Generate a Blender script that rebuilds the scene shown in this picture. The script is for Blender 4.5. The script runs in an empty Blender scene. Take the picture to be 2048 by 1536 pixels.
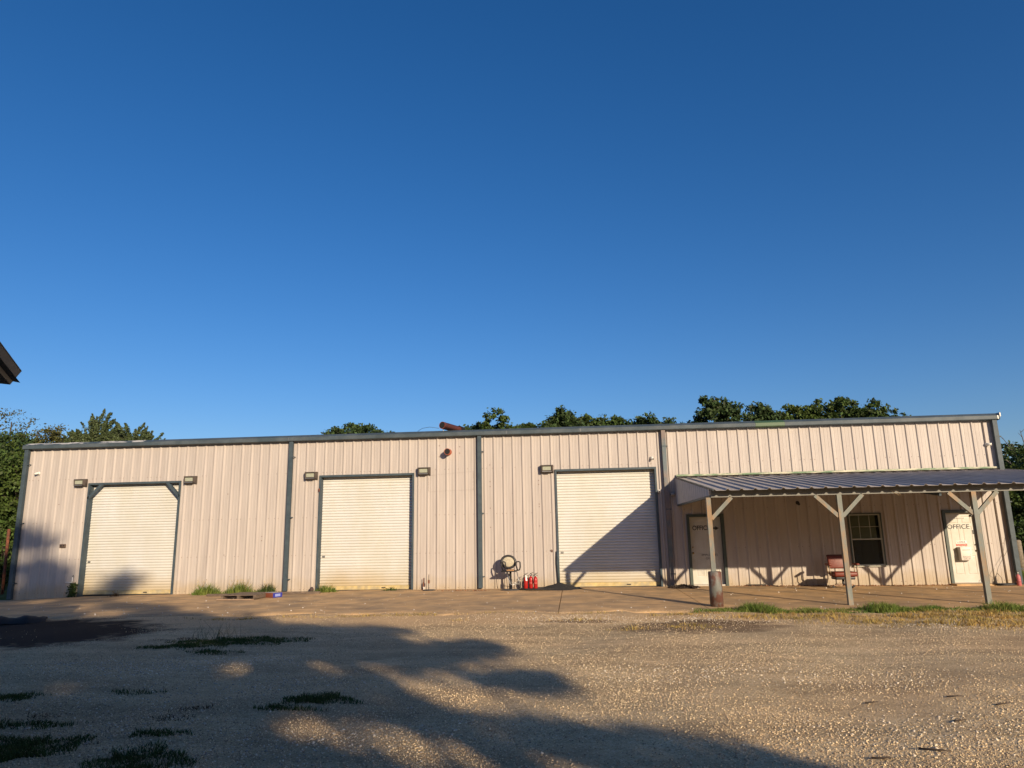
import bpy, math, random
import numpy as np
from mathutils import Vector, Matrix
random.seed(7); rng = np.random.default_rng(7)
sc = bpy.context.scene
COL = sc.collection
R = math.radians

# ------------------------------------------------------------------ materials
MATS = {}
def mat(name, col, rough=.7, metal=0., var=.0, vscale=3., col2=None, bump=0., bscale=40., island=0., stretch=None, spec=.5, mask=None, fac=None, trans=0.):
    """principled material: noise mix of col and col2, optional per-island variation and bump"""
    if name in MATS: return MATS[name]
    m = bpy.data.materials.new(name); m.use_nodes = True
    nt = m.node_tree; N = nt.nodes; L = nt.links
    b = N['Principled BSDF']
    b.inputs['Roughness'].default_value = rough; b.inputs['Metallic'].default_value = metal
    b.inputs['Specular IOR Level'].default_value = spec
    b.inputs['Base Color'].default_value = (*col, 1)
    tc = N.new('ShaderNodeTexCoord'); mp = N.new('ShaderNodeMapping'); L.new(tc.outputs['Object'], mp.inputs[0])
    if stretch: mp.inputs['Scale'].default_value = stretch
    last = None
    if col2 is not None:
        nz = N.new('ShaderNodeTexNoise'); nz.inputs['Scale'].default_value = vscale; nz.inputs['Detail'].default_value = 6; nz.inputs['Roughness'].default_value = .65
        L.new(mp.outputs[0], nz.inputs['Vector'])
        rp = N.new('ShaderNodeValToRGB'); lo, hi = fac or (.4, .62)
        rp.color_ramp.elements[0].position = lo; rp.color_ramp.elements[1].position = hi
        rp.color_ramp.elements[0].color = (*col, 1); rp.color_ramp.elements[1].color = (*col2, 1)
        L.new(nz.outputs['Fac'], rp.inputs[0]); last = rp.outputs[0]
    if var:
        n2 = N.new('ShaderNodeTexNoise'); n2.inputs['Scale'].default_value = vscale*2.3; n2.inputs['Detail'].default_value = 5
        L.new(mp.outputs[0], n2.inputs['Vector'])
        mr = N.new('ShaderNodeMapRange'); mr.inputs[1].default_value = .3; mr.inputs[2].default_value = .7
        mr.inputs[3].default_value = 1-var; mr.inputs[4].default_value = 1+var
        L.new(n2.outputs['Fac'], mr.inputs[0])
        hs = N.new('ShaderNodeHueSaturation'); L.new(mr.outputs[0], hs.inputs['Value'])
        if last: L.new(last, hs.inputs['Color'])
        else: hs.inputs['Color'].default_value = (*col, 1)
        last = hs.outputs[0]
    if island:
        g = N.new('ShaderNodeNewGeometry'); mr = N.new('ShaderNodeMapRange')
        mr.inputs[3].default_value = 1-island; mr.inputs[4].default_value = 1+island
        L.new(g.outputs['Random Per Island'], mr.inputs[0])
        mh = N.new('ShaderNodeMapRange'); mh.inputs[3].default_value = .5-.03*island; mh.inputs[4].default_value = .5+.02*island
        L.new(g.outputs['Random Per Island'], mh.inputs[0])
        hs = N.new('ShaderNodeHueSaturation'); L.new(mr.outputs[0], hs.inputs['Value']); L.new(mh.outputs[0], hs.inputs['Hue'])
        if last: L.new(last, hs.inputs['Color'])
        else: hs.inputs['Color'].default_value = (*col, 1)
        last = hs.outputs[0]
    if last: L.new(last, b.inputs['Base Color'])
    if bump:
        nb = N.new('ShaderNodeTexNoise'); nb.inputs['Scale'].default_value = bscale; nb.inputs['Detail'].default_value = 4
        L.new(mp.outputs[0], nb.inputs['Vector'])
        bp = N.new('ShaderNodeBump'); bp.inputs['Strength'].default_value = bump; bp.inputs['Distance'].default_value = .02
        L.new(nb.outputs['Fac'], bp.inputs['Height']); L.new(bp.outputs[0], b.inputs['Normal'])
    if trans:
        out = N['Material Output']; tl = N.new('ShaderNodeBsdfTranslucent'); mx = N.new('ShaderNodeMixShader'); mx.inputs[0].default_value = trans
        if last: L.new(last, tl.inputs[0])
        else: tl.inputs[0].default_value = (*col, 1)
        L.new(b.outputs[0], mx.inputs[1]); L.new(tl.outputs[0], mx.inputs[2]); L.new(mx.outputs[0], out.inputs[0])
    MATS[name] = m; return m

# ------------------------------------------------------------------ mesh builder
class MB:
    def __init__(s): s.v = []; s.f = []; s.sm = []
    def add(s, vs, fs, smooth=False):
        o = len(s.v); s.v += [tuple(v) for v in vs]; s.f += [tuple(i+o for i in f) for f in fs]; s.sm += [smooth]*len(fs); return s
    def box(s, x0, x1, y0, y1, z0, z1):
        return s.add([(x0,y0,z0),(x1,y0,z0),(x1,y1,z0),(x0,y1,z0),(x0,y0,z1),(x1,y0,z1),(x1,y1,z1),(x0,y1,z1)],
                     [(0,3,2,1),(4,5,6,7),(0,1,5,4),(1,2,6,5),(2,3,7,6),(3,0,4,7)])
    def rbox(s, x0, x1, y0, y1, z0, z1, r=.02):
        """box with bevelled edges (chamfer in all three directions)"""
        bm = []; X = (x0, x1); Y = (y0, y1); Z = (z0, z1)
        import itertools
        me = MB().box(x0, x1, y0, y1, z0, z1)
        import bmesh
        b = bmesh.new(); vv = [b.verts.new(v) for v in me.v]
        for f in me.f: b.faces.new([vv[i] for i in f])
        bmesh.ops.bevel(b, geom=b.edges[:], offset=r, segments=3, affect='EDGES', profile=.5)
        b.verts.index_update(); s.add([v.co[:] for v in b.verts], [[v.index for v in f.verts] for f in b.faces], True); b.free(); return s
    def beam(s, a, b, w, h=None, up=(0,0,1)):
        a = Vector(a); b = Vector(b); h = h or w; d = (b-a).normalized(); u = Vector(up)
        if abs(d.dot(u)) > .98: u = Vector((0,1,0))
        r = d.cross(u).normalized(); u = r.cross(d)
        vs = [p + r*sx*w/2 + u*sz*h/2 for p in (a, b) for sx, sz in ((-1,-1),(1,-1),(1,1),(-1,1))]
        return s.add(vs, [(0,1,2,3),(7,6,5,4),(0,4,5,1),(1,5,6,2),(2,6,7,3),(3,7,4,0)])
    def tube(s, path, rad, n=8, caps=True):
        path = [Vector(p) for p in path]; rad = rad if isinstance(rad, (list, tuple)) else [rad]*len(path)
        o = len(s.v); ref = None
        for i, p in enumerate(path):
            d = (path[min(i+1, len(path)-1)]-path[max(i-1, 0)]).normalized()
            if ref is None:
                ref = Vector((0,0,1)) if abs(d.z) < .9 else Vector((1,0,0))
            r = d.cross(ref).normalized(); u = r.cross(d).normalized(); ref = u
            for k in range(n):
                a = 2*math.pi*k/n; s.v.append(tuple(p + (r*math.cos(a)+u*math.sin(a))*rad[i]))
        for i in range(len(path)-1):
            for k in range(n):
                k2 = (k+1) % n; s.f.append((o+i*n+k, o+i*n+k2, o+(i+1)*n+k2, o+(i+1)*n+k)); s.sm.append(True)
        if caps:
            s.f.append(tuple(o+k for k in range(n))[::-1]); s.f.append(tuple(o+(len(path)-1)*n+k for k in range(n))); s.sm += [False, False]
        return s
    def lathe(s, prof, c=(0,0,0), n=20):
        o = len(s.v)
        for r, z in prof:
            for k in range(n):
                a = 2*math.pi*k/n; s.v.append((c[0]+r*math.cos(a), c[1]+r*math.sin(a), c[2]+z))
        for i in range(len(prof)-1):
            for k in range(n):
                k2 = (k+1) % n; s.f.append((o+i*n+k, o+i*n+k2, o+(i+1)*n+k2, o+(i+1)*n+k)); s.sm.append(True)
        s.f.append(tuple(o+k for k in range(n))[::-1]); s.f.append(tuple(o+(len(prof)-1)*n+k for k in range(n))); s.sm += [False, False]
        return s
    def xf(s, M, i0=0):
        for i in range(i0, len(s.v)): s.v[i] = tuple(M @ Vector(s.v[i]))
        return s
    def build(s, name, m, parent=None):
        me = bpy.data.meshes.new(name); me.from_pydata(s.v, [], s.f); me.materials.append(m)
        me.polygons.foreach_set('use_smooth', s.sm); me.update()
        o = bpy.data.objects.new(name, me); COL.objects.link(o); o.parent = parent
        return o
def npmesh(name, V, F, m, parent=None):
    """V (n,3), F (k,c) of one face size"""
    me = bpy.data.meshes.new(name); n = len(V); k, c = F.shape
    me.vertices.add(n); me.vertices.foreach_set('co', np.asarray(V, np.float32).ravel())
    me.loops.add(k*c); me.loops.foreach_set('vertex_index', F.ravel().astype(np.int32))
    me.polygons.add(k); me.polygons.foreach_set('loop_start', np.arange(k, dtype=np.int32)*c)
    me.update(calc_edges=True); me.materials.append(m)
    o = bpy.data.objects.new(name, me); COL.objects.link(o); o.parent = parent
    return o
def tag(o, label=None, cat=None, group=None, kind=None):
    if label: o['label'] = label
    if cat: o['category'] = cat
    if group: o['group'] = group
    if kind: o['kind'] = kind
    return o
def thing(name, label, cat, loc=(0,0,0), rz=0, group=None):
    o = bpy.data.objects.new(name, None); o.empty_display_size = .2; COL.objects.link(o)
    o.location = loc; o.rotation_euler = (0,0,rz); return tag(o, label, cat, group)
def copy_tree(o, parent=None):
    c = o.copy(); COL.objects.link(c); c.parent = parent
    for ch in list(o.children): copy_tree(ch, c)
    return c
def text_mb(txt, size, bold=0., ext=.0015, spacing=1., outline=False):
    cu = bpy.data.curves.new('lettering', 'FONT'); cu.body = txt; cu.size = size; cu.extrude = ext; cu.offset = bold
    cu.align_x = 'CENTER'; cu.align_y = 'CENTER'; cu.space_character = spacing; cu.resolution_u = 3
    o = bpy.data.objects.new('lettering', cu); COL.objects.link(o)
    dg = bpy.context.evaluated_depsgraph_get(); me = o.evaluated_get(dg).to_mesh()
    mb = MB().add([v.co[:] for v in me.vertices], [tuple(p.vertices) for p in me.polygons])
    o.evaluated_get(dg).to_mesh_clear(); bpy.data.objects.remove(o); bpy.data.curves.remove(cu)
    return mb
FRONT = Matrix.Rotation(R(90), 4, 'X')          # text in XY plane -> upright, facing -Y
def lettering(txt, x, y, z, size, m, parent, bold=0., spacing=1., sx=1., name='lettering'):
    mb = text_mb(txt, size, bold, spacing=spacing).xf(Matrix.Translation((x, y, z)) @ FRONT @ Matrix.Diagonal((sx,1,1,1)))
    return mb.build(name, m, parent)

# ------------------------------------------------------------------ camera (solved from the siding ribs, door heads and slab line)
f_, yaw, pitch, roll = 1416.643, -0.0823820, 0.2100751, -0.0194459
CAM = Vector((17.9139, -22.0487, 1.6436))
fw = Vector((math.sin(yaw)*math.cos(pitch), math.cos(yaw)*math.cos(pitch), math.sin(pitch)))
r0 = Vector((math.cos(yaw), -math.sin(yaw), 0)); u0 = r0.cross(fw)
rr = r0*math.cos(roll)+u0*math.sin(roll); uu = -r0*math.sin(roll)+u0*math.cos(roll)
cam = bpy.data.objects.new('camera', bpy.data.cameras.new('camera')); COL.objects.link(cam)
cam.matrix_world = Matrix(((rr.x,uu.x,-fw.x,CAM.x),(rr.y,uu.y,-fw.y,CAM.y),(rr.z,uu.z,-fw.z,CAM.z),(0,0,0,1)))
cam.data.sensor_width = 36; cam.data.lens = f_/2048*36; cam.data.clip_end = 2000; cam.data.clip_start = .05
sc.camera = cam

# ------------------------------------------------------------------ light
ELEV = R(16.4); H = Vector((.5183, -.8552, 0))          # horizontal direction towards the sun
TE = math.tan(ELEV)
w = bpy.data.worlds.new('World'); sc.world = w; w.use_nodes = True
sky = w.node_tree.nodes.new('ShaderNodeTexSky'); sky.sky_type = 'NISHITA'; sky.sun_disc = False
sky.sun_elevation = ELEV; sky.sun_rotation = math.atan2(H.x, H.y); sky.altitude = 100
sky.air_density = 1.0; sky.dust_density = 1.0; sky.ozone_density = 3.5
hs = w.node_tree.nodes.new('ShaderNodeHueSaturation'); hs.inputs['Saturation'].default_value = 1.26; hs.inputs['Value'].default_value = 1.04
tint = w.node_tree.nodes.new('ShaderNodeMix'); tint.data_type = 'RGBA'; tint.blend_type = 'MULTIPLY'; tint.inputs[0].default_value = 1; tint.inputs[7].default_value = (1.06, 1.0, 1.15, 1)
w.node_tree.links.new(sky.outputs[0], hs.inputs['Color']); w.node_tree.links.new(hs.outputs[0], tint.inputs[6]); w.node_tree.links.new(tint.outputs[2], w.node_tree.nodes['Background'].inputs[0])
w.node_tree.nodes['Background'].inputs[1].default_value = .083
sd = bpy.data.lights.new('sun', 'SUN'); sd.energy = 5.0; sd.angle = R(.55); sd.color = (1, .80, .56)
so = bpy.data.objects.new('sun', sd); COL.objects.link(so)
so.rotation_euler = Vector((H.x*math.cos(ELEV), H.y*math.cos(ELEV), math.sin(ELEV))).to_track_quat('Z', 'Y').to_euler()
so.location = (40, -60, 30)
sc.view_settings.view_transform = 'Standard'; sc.view_settings.look = 'None'; sc.view_settings.exposure = .3; sc.view_settings.gamma = 1
try:
    sc.cycles.use_denoising = True; sc.cycles.max_bounces = 6
except Exception: pass

# ------------------------------------------------------------------ ground
def lerp_tab(x, tab):
    if x <= tab[0][0]: return tab[0][1]
    for (a, b), (c, d) in zip(tab, tab[1:]):
        if x <= c: return b+(d-b)*(x-a)/(c-a)
    return tab[-1][1]
GT = [(-2,-.1),(0,-.08),(2.3,.0),(5,.03),(9,.06),(12,.08),(17,.07),(22,.07),(26,.02),(30.5,0),(40,-.03)]
def zs(x, y):                                             # slab falls away from the wall
    return lerp_tab(x, GT)*max(0, min(1, 1+y/6.)) 

def ground_mat():
    m = bpy.data.materials.new('gravel'); m.use_nodes = True; nt = m.node_tree; N = nt.nodes; L = nt.links; b = N['Principled BSDF']
    b.inputs['Roughness'].default_value = .95; b.inputs['Specular IOR Level'].default_value = .15
    g = N.new('ShaderNodeNewGeometry'); P = g.outputs['Position']
    def noise(scale, detail=5, rough=.6, vec=None):
        n = N.new('ShaderNodeTexNoise'); n.inputs['Scale'].default_value = scale; n.inputs['Detail'].default_value = detail; n.inputs['Roughness'].default_value = rough
        L.new(vec or P, n.inputs['Vector']); return n.outputs['Fac']
    def math_(op, a, b_, clamp=False):
        n = N.new('ShaderNodeMath'); n.operation = op; n.use_clamp = clamp
        for i, x in enumerate((a, b_)):
            if isinstance(x, (int, float)): n.inputs[i].default_value = x
            else: L.new(x, n.inputs[i])
        return n.outputs[0]
    def ramp(fac, stops):
        n = N.new('ShaderNodeValToRGB'); e = n.color_ramp.elements
        while len(e) < len(stops): e.new(.5)
        for i, (p, c) in enumerate(stops): e[i].position = p; e[i].color = (*c, 1)
        L.new(fac, n.inputs[0]); return n.outputs[0]
    def mix(fac, a, c):
        n = N.new('ShaderNodeMix'); n.data_type = 'RGBA'
        if isinstance(fac, float): n.inputs[0].default_value = fac
        else: L.new(fac, n.inputs[0])
        for s_, x in ((6, a), (7, c)):
            if isinstance(x, tuple): n.inputs[s_].default_value = (*x, 1)
            else: L.new(x, n.inputs[s_])
        return n.outputs[2]
    vo = N.new('ShaderNodeTexVoronoi'); vo.inputs['Scale'].default_value = 95; L.new(P, vo.inputs['Vector'])
    sp = N.new('ShaderNodeSeparateColor'); L.new(vo.outputs['Color'], sp.inputs[0])
    v2 = N.new('ShaderNodeTexVoronoi'); v2.inputs['Scale'].default_value = 42; L.new(P, v2.inputs['Vector'])
    s2 = N.new('ShaderNodeSeparateColor'); L.new(v2.outputs['Color'], s2.inputs[0])
    stone = ramp(sp.outputs[0], [(0,(.24,.165,.08)),(.3,(.54,.39,.20)),(.7,(.72,.54,.30)),(1,(.82,.69,.47))])
    stone2 = ramp(s2.outputs[1], [(0,(.34,.25,.14)),(.6,(.60,.46,.28)),(1,(.76,.64,.44))])
    base = mix(.35, stone, stone2)
    big = noise(.35, 6, .6)
    dirt = ramp(big, [(.40,(0,0,0)),(.62,(1,1,1))])
    mid = noise(2.2, 6, .7)
    def ranged(v, a, b_, c, d):
        n = N.new('ShaderNodeMapRange'); n.inputs[1].default_value = a; n.inputs[2].default_value = b_; n.inputs[3].default_value = c; n.inputs[4].default_value = d; L.new(v, n.inputs[0]); return n.outputs[0]
    mpt = N.new('ShaderNodeMapping'); mpt.inputs['Scale'].default_value = (.35,1.6,1); mpt.inputs['Rotation'].default_value = (0,0,.25); L.new(P, mpt.inputs[0])
    track = noise(.9, 5, .6, mpt.outputs[0])
    base = mix(math_('MULTIPLY', dirt, .55), base, mix(mid, (.40,.26,.13), (.62,.43,.24)))
    hv = N.new('ShaderNodeHueSaturation'); L.new(math_('MULTIPLY', ranged(track, .35, .65, .72, 1.16), ranged(mid, .3, .7, .86, 1.14)), hv.inputs['Value']); L.new(base, hv.inputs['Color']); base = hv.outputs[0]
    # worn fine strip in front of the slab, and wheel tracks
    sx = N.new('ShaderNodeSeparateXYZ'); L.new(P, sx.inputs[0])
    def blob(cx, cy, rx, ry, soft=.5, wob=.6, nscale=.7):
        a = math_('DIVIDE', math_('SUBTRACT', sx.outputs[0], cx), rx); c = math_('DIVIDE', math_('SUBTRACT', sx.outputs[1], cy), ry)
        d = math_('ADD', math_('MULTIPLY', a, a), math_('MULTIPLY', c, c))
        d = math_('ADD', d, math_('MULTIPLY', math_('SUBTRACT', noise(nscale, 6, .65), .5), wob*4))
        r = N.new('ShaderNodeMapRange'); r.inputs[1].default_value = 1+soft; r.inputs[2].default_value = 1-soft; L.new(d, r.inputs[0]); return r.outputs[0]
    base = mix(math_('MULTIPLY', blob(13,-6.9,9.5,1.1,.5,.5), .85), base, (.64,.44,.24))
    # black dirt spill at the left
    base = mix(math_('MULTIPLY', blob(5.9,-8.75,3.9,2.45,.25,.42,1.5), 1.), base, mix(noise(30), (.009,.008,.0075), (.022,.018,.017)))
    for cx, cy, rx, ry in ((17.9,-7.6,.7,.3),(19.9,-8.6,1.5,.75),(20.6,-7.9,.9,.3)):
        base = mix(math_('MULTIPLY', blob(cx,cy,rx,ry,.4,.5,1.5), .75), base, (.12,.075,.045))
    # grassed land behind and beside the building
    far = N.new('ShaderNodeMapRange'); far.inputs[1].default_value = 0; far.inputs[2].default_value = 1.2
    L.new(math_('ADD', sx.outputs[1], math_('MULTIPLY', noise(.4), 2)), far.inputs[0])
    base = mix(far.outputs[0], base, mix(mid, (.05,.075,.02), (.12,.14,.045)))
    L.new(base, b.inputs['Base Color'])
    h = math_('ADD', math_('MULTIPLY', vo.outputs['Distance'], -1.), math_('ADD', math_('MULTIPLY', v2.outputs['Distance'], -1.1), math_('MULTIPLY', noise(6, 5), 1.2)))
    bp = N.new('ShaderNodeBump'); bp.inputs['Strength'].default_value = .55; bp.inputs['Distance'].default_value = .012
    L.new(h, bp.inputs['Height']); L.new(bp.outputs[0], b.inputs['Normal'])
    return m

# ground: a fine grid near the building, with big skirts to the horizon
def gz(x, y):
    return -.022 + .016*math.sin(x*1.1+.6*y)*math.cos(y*.9-.4*x) + .012*math.sin(2.7*x-1.3*y) - .02*max(0, min(1, (y+6)/2.)) - (.1 if -5.6 < y < 14 and -1 < x < 31.5 else 0)
xs = [-400,-150,-60,-25]+[x*.25 for x in range(-48, 180)]+[60,90,160,400]
ys = [-300,-120,-60,-35]+[-26+y*.25 for y in range(0, 112)]+[6,12,25,50,100,200,600]
mb = MB(); mb.v = [(x, y, gz(x, y)) for y in ys for x in xs]; nx = len(xs)
mb.f = [(j*nx+i, j*nx+i+1, (j+1)*nx+i+1, (j+1)*nx+i) for j in range(len(ys)-1) for i in range(nx-1)]; mb.sm = [True]*len(mb.f)
tag(mb.build('ground', ground_mat()), kind='structure')

def pave_mat():
    m = mat('dirty_concrete', (.60,.395,.20), .9, var=.16, vscale=.9, col2=(.38,.27,.16), bump=.35, bscale=60, spec=.2)
    nt = m.node_tree; N = nt.nodes; L = nt.links; b = N['Principled BSDF']; src = b.inputs['Base Color'].links[0].from_socket
    g = N.new('ShaderNodeNewGeometry')
    mp = N.new('ShaderNodeMapping'); mp.inputs['Scale'].default_value = (.5,2.6,1); L.new(g.outputs['Position'], mp.inputs[0])
    nz = N.new('ShaderNodeTexNoise'); nz.inputs['Scale'].default_value = 1.1; nz.inputs['Detail'].default_value = 8; nz.inputs['Roughness'].default_value = .7; L.new(mp.outputs[0], nz.inputs['Vector'])
    rp = N.new('ShaderNodeValToRGB'); rp.color_ramp.elements[0].position = .50; rp.color_ramp.elements[1].position = .72
    rp.color_ramp.elements[0].color = (0,0,0,1); rp.color_ramp.elements[1].color = (.6,.6,.6,1); L.new(nz.outputs['Fac'], rp.inputs[0])
    mx = N.new('ShaderNodeMix'); mx.data_type = 'RGBA'; L.new(rp.outputs[0], mx.inputs[0]); L.new(src, mx.inputs[6]); mx.inputs[7].default_value = (.20,.145,.10,1)
    L.new(mx.outputs[2], b.inputs['Base Color']); return m
PM = pave_mat()
# slab in panels with open control joints
def edge_y(x): return -5.95 + .18*math.sin(x*.7) + .12*math.sin(x*2.3+1) - (.35 if x > 19 else 0) + .05*math.sin(x*7.1) - (.5 if x < 4 else 0)
joints = [-6, 2.2, 6.6, 12.9, 17.5, 20.75, 24.6, 28.3, 34.5]
mb = MB()
for a, c in zip(joints, joints[1:]):
    a += .009; c -= .009; n = max(6, int((c-a)/.2)); X = [a+(c-a)*i/n for i in range(n+1)]; T = [0,.1,.25,.4,.55,.7,.85,.97,1]
    o = len(mb.v)
    for t in T:
        for x in X:
            y = (1-t)*.05 + t*edge_y(x); mb.v.append((x, y, zs(x, y) - (.0 if t < 1 else .035)))
    for x in X: mb.v.append((x, edge_y(x)-.02, -.15))
    for j in range(len(T)):
        for i in range(n):
            p = o+j*(n+1)+i; mb.f.append((p+n+1, p+n+2, p+1, p)); mb.sm.append(True)
    for i in (0, n):
        k = len(mb.v)
        for t in T: mb.v.append(tuple(Vector(mb.v[o+T.index(t)*(n+1)+i])))
        for t in T: q = mb.v[o+T.index(t)*(n+1)+i]; mb.v.append((q[0], q[1], q[2]-.12))
        for j in range(len(T)-1): mb.f.append((k+j, k+j+1, k+len(T)+j+1, k+len(T)+j)); mb.sm.append(False)
tag(mb.build('pavement', PM), kind='structure')

# loose stones on the gravel (uncountable)
def stones(name, n, sampler, smin, smax, m, zf=0):
    P = sampler(n); n = len(P)
    base = np.array([(1,0,0),(-1,0,0),(0,1,0),(0,-1,0),(0,0,1),(0,0,-1)], float)
    V = base[None]*(1+rng.uniform(-.35,.35,(n,6,1)))
    ang = rng.uniform(0, 2*np.pi, n); c, s = np.cos(ang), np.sin(ang); tl = rng.uniform(-.5,.5,n)
    X = V[...,0]; Y = V[...,1]*.8; Z = V[...,2]*.6
    Z2 = Z*np.cos(tl)[:,None]+X*np.sin(tl)[:,None]; X = X*np.cos(tl)[:,None]-Z*np.sin(tl)[:,None]; Z = Z2
    V = np.stack([X*c[:,None]-Y*s[:,None], X*s[:,None]+Y*c[:,None], Z], -1)
    sz = smin+(smax-smin)*rng.random(n)**3
    V = V*sz[:,None,None]+P[:,None,:]
    F = np.array([(0,2,4),(2,1,4),(1,3,4),(3,0,4),(2,0,5),(1,2,5),(3,1,5),(0,3,5)])
    F = (F[None]+6*np.arange(n)[:,None,None]).reshape(-1,3)
    return npmesh(name, V.reshape(-1,3), F, m)
def yard(n):
    d = 5.2*(17./5.2)**rng.random(n)                      # distance from the camera
    u = rng.uniform(-.88,.72,n); y = CAM.y+d; x = CAM.x+u*d*1.02
    z = np.array([gz(a, b) for a, b in zip(x, y)])+.004
    wv = .10*np.sin(x*2.1)+.08*np.sin(y*3.3+x)+.05*np.sin(x*6.7-y*4)
    dn = np.sin(x*1.3+.8*np.sin(y*.9))*np.sin(y*1.1+.7*x)+.5*np.sin(x*3.1-y*2.3)
    thin = rng.random(n) < .62+.38*dn
    k = thin & ((y < -6.2) | ((y < -5.8) & (rng.random(n) < .5))) & ((((x-5.9)/3.9)**2+((y+8.75)/2.45)**2+wv*2 > 1.0) | (rng.random(n) < .012))
    z = np.where(y > -6.25, .004, z)
    return np.stack([x,y,z],1)[k]
SM = mat('limestone_chips', (.60,.475,.31), .9, island=.5, spec=.2)
tag(stones('gravel', 240000, yard, .0035, .0125, SM), kind='stuff', label='loose pale crushed limestone over the yard', cat='gravel')
def scatter(n):
    C_ = np.array([(12.6,-14.2),(13.6,-15.3),(14.4,-13.4),(12.2,-12.6),(15.2,-16.0),(13.0,-11.9),(18.3,-7.3),(17.3,-7.0),(20.3,-7.5),(16.2,-15.6),(19.0,-12.9),(20.8,-15.4),(21.0,-13.2),(24.2,-8.6),(11.2,-12.2)])
    i = rng.integers(len(C_), size=n); x = C_[i,0]+rng.normal(0,.7,n); y = C_[i,1]+rng.normal(0,.38,n); z = np.array([gz(a, b) for a, b in zip(x, y)])+.004
    return np.stack([x,y,z],1)[y < -6.4]
tag(stones('larger_stones', 5000, scatter, .008, .019, mat('pale_stones', (.60,.53,.42), .85, island=.45)), kind='stuff', label='bigger pale stones in loose drifts over the fine gravel', cat='gravel')
def onslab(n):
    x = rng.uniform(3, 30, n); y = -6+5.6*rng.random(n)**1.6; z = np.array([zs(a, b) for a, b in zip(x, y)])+.004
    return np.stack([x,y,z],1)
tag(stones('pebbles', 420, onslab, .008, .03, mat('white_chips', (.6,.56,.5), .8, island=.3)), kind='stuff', label='stray white pebbles scattered on the concrete apron', cat='pebbles')

# ------------------------------------------------------------------ plants
def blades(name, P, hmin, hmax, wd, m, lean=.5, parent=None, hf=None):
    n = len(P); h = rng.uniform(hmin, hmax, n)
    if hf is None: hf = .55+.45*np.sin(P[:,0]*3.1+np.sin(P[:,1]*5)*1.5)*np.sin(P[:,0]*1.3+2)+.25*np.sin(P[:,0]*9+P[:,1]*7)
    h = h*np.clip(hf, .25, 1.3); a = rng.uniform(0, 2*np.pi, n); l = rng.uniform(.1, lean, n)*h
    dx, dy = np.cos(a)*l, np.sin(a)*l; b = rng.uniform(0, 2*np.pi, n); wx, wy = np.cos(b)*wd/2, np.sin(b)*wd/2
    z0 = np.zeros(n)
    v = np.stack([P+np.stack([-wx,-wy,z0],1), P+np.stack([wx,wy,z0],1),
                  P+np.stack([dx*.35+wx*.8, dy*.35+wy*.8, h*.6],1), P+np.stack([dx*.35-wx*.8, dy*.35-wy*.8, h*.6],1),
                  P+np.stack([dx, dy, h],1)], 1)
    F3 = np.concatenate([np.array([[0,1,2]])+5*np.arange(n)[:,None], np.array([[0,2,3]])+5*np.arange(n)[:,None], np.array([[3,2,4]])+5*np.arange(n)[:,None]])
    return npmesh(name, v.reshape(-1,3), F3, m, parent)
def patch(cx, cy, rx, ry, n, zf=None):
    a = rng.uniform(0, 2*np.pi, n); r = rng.random(n)**.62*(1.08+.28*np.sin(3*a+cx)+.18*np.sin(7*a+cy)); x = cx+rx*r*np.cos(a); y = cy+ry*r*np.sin(a)
    keep = (np.sin(x*9+cy)*np.sin(y*11+cx) + rng.uniform(-1,1.2,n)) > -.35; x = x[keep]; y = y[keep]
    z = np.array([max(gz(p, q), zs(p, q)-.02 if q > -6 else -1) for p, q in zip(x, y)]); return np.stack([x,y,z],1)
G_GREEN = mat('grass_green', (.10,.165,.03), .7, island=.5, col2=(.19,.22,.05), vscale=1.5, trans=.25, spec=.2)
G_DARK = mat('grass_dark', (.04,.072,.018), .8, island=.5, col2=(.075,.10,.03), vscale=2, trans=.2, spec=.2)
G_DRY = mat('grass_dry', (.48,.33,.115), .85, island=.45, col2=(.30,.24,.08), vscale=1.2, trans=.25, spec=.1)
G_BROWN = mat('grass_brown', (.11,.07,.035), .9, island=.4, trans=.1, spec=.1)
P = [patch(x, -6.15-.12*math.sin(x*2)-.25*(x > 25), .55, .28, 1000) for x in (20.9,21.3,21.9,22.4)] + [patch(x, -6.35, .5, .32, 1200) for x in (23.3,24.0,24.4,24.9,26.1,26.8,27.2,27.6,28.1)] + [patch(x,-6.45,.35,.18,200) for x in (22.9,25.5)]
tag(blades('grass', np.concatenate(P), .05, .19, .011, G_GREEN, 1.1, hf=.28+.85*np.clip(np.sin(np.concatenate(P)[:,0]*2.6+1.2)*.6+np.sin(np.concatenate(P)[:,0]*5.3)*.5+.25,0,1)), kind='stuff', label='green grass tufts along the slab edge by the canopy posts', cat='grass')
P = [patch(x, y, rx, ry, n) for x, y, rx, ry, n in ((22.2,-7.1,1.6,.5,1600),(24.2,-7.6,1.6,.9,3600),(26.0,-7.6,1.6,1.0,3600),(24.9,-8.7,1.4,.6,1400),(27.5,-7.4,1.4,.8,1800),(20.2,-6.55,.9,.16,500),(22.9,-8.2,.8,.35,400))]
tag(blades('dry_grass', np.concatenate(P), .03, .11, .011, G_DRY, 1.4), kind='stuff', label='straw yellow dry grass between gravel and canopy', cat='grass')
P = [patch(x, y, rx, ry, n) for x, y, rx, ry, n in ((10.4,-6.5,.9,.17,420),(12.0,-6.4,1.0,.1,200),(13.6,-6.25,.9,.2,420),(14.8,-6.15,.7,.12,160),(16.1,-6.1,.8,.08,110),(18.2,-6.2,.6,.1,140),(17.9,-7.5,.5,.15,120),(19.9,-8.7,.45,.35,420),(18.9,-8.8,.5,.1,120),(15.5,-7.4,.25,.08,50))]
tag(blades('scrub_grass', np.concatenate(P), .03, .1, .01, G_DRY, 1.3), kind='stuff', label='thin mixed scrub grass in the joint between slab and gravel', cat='grass')
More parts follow.
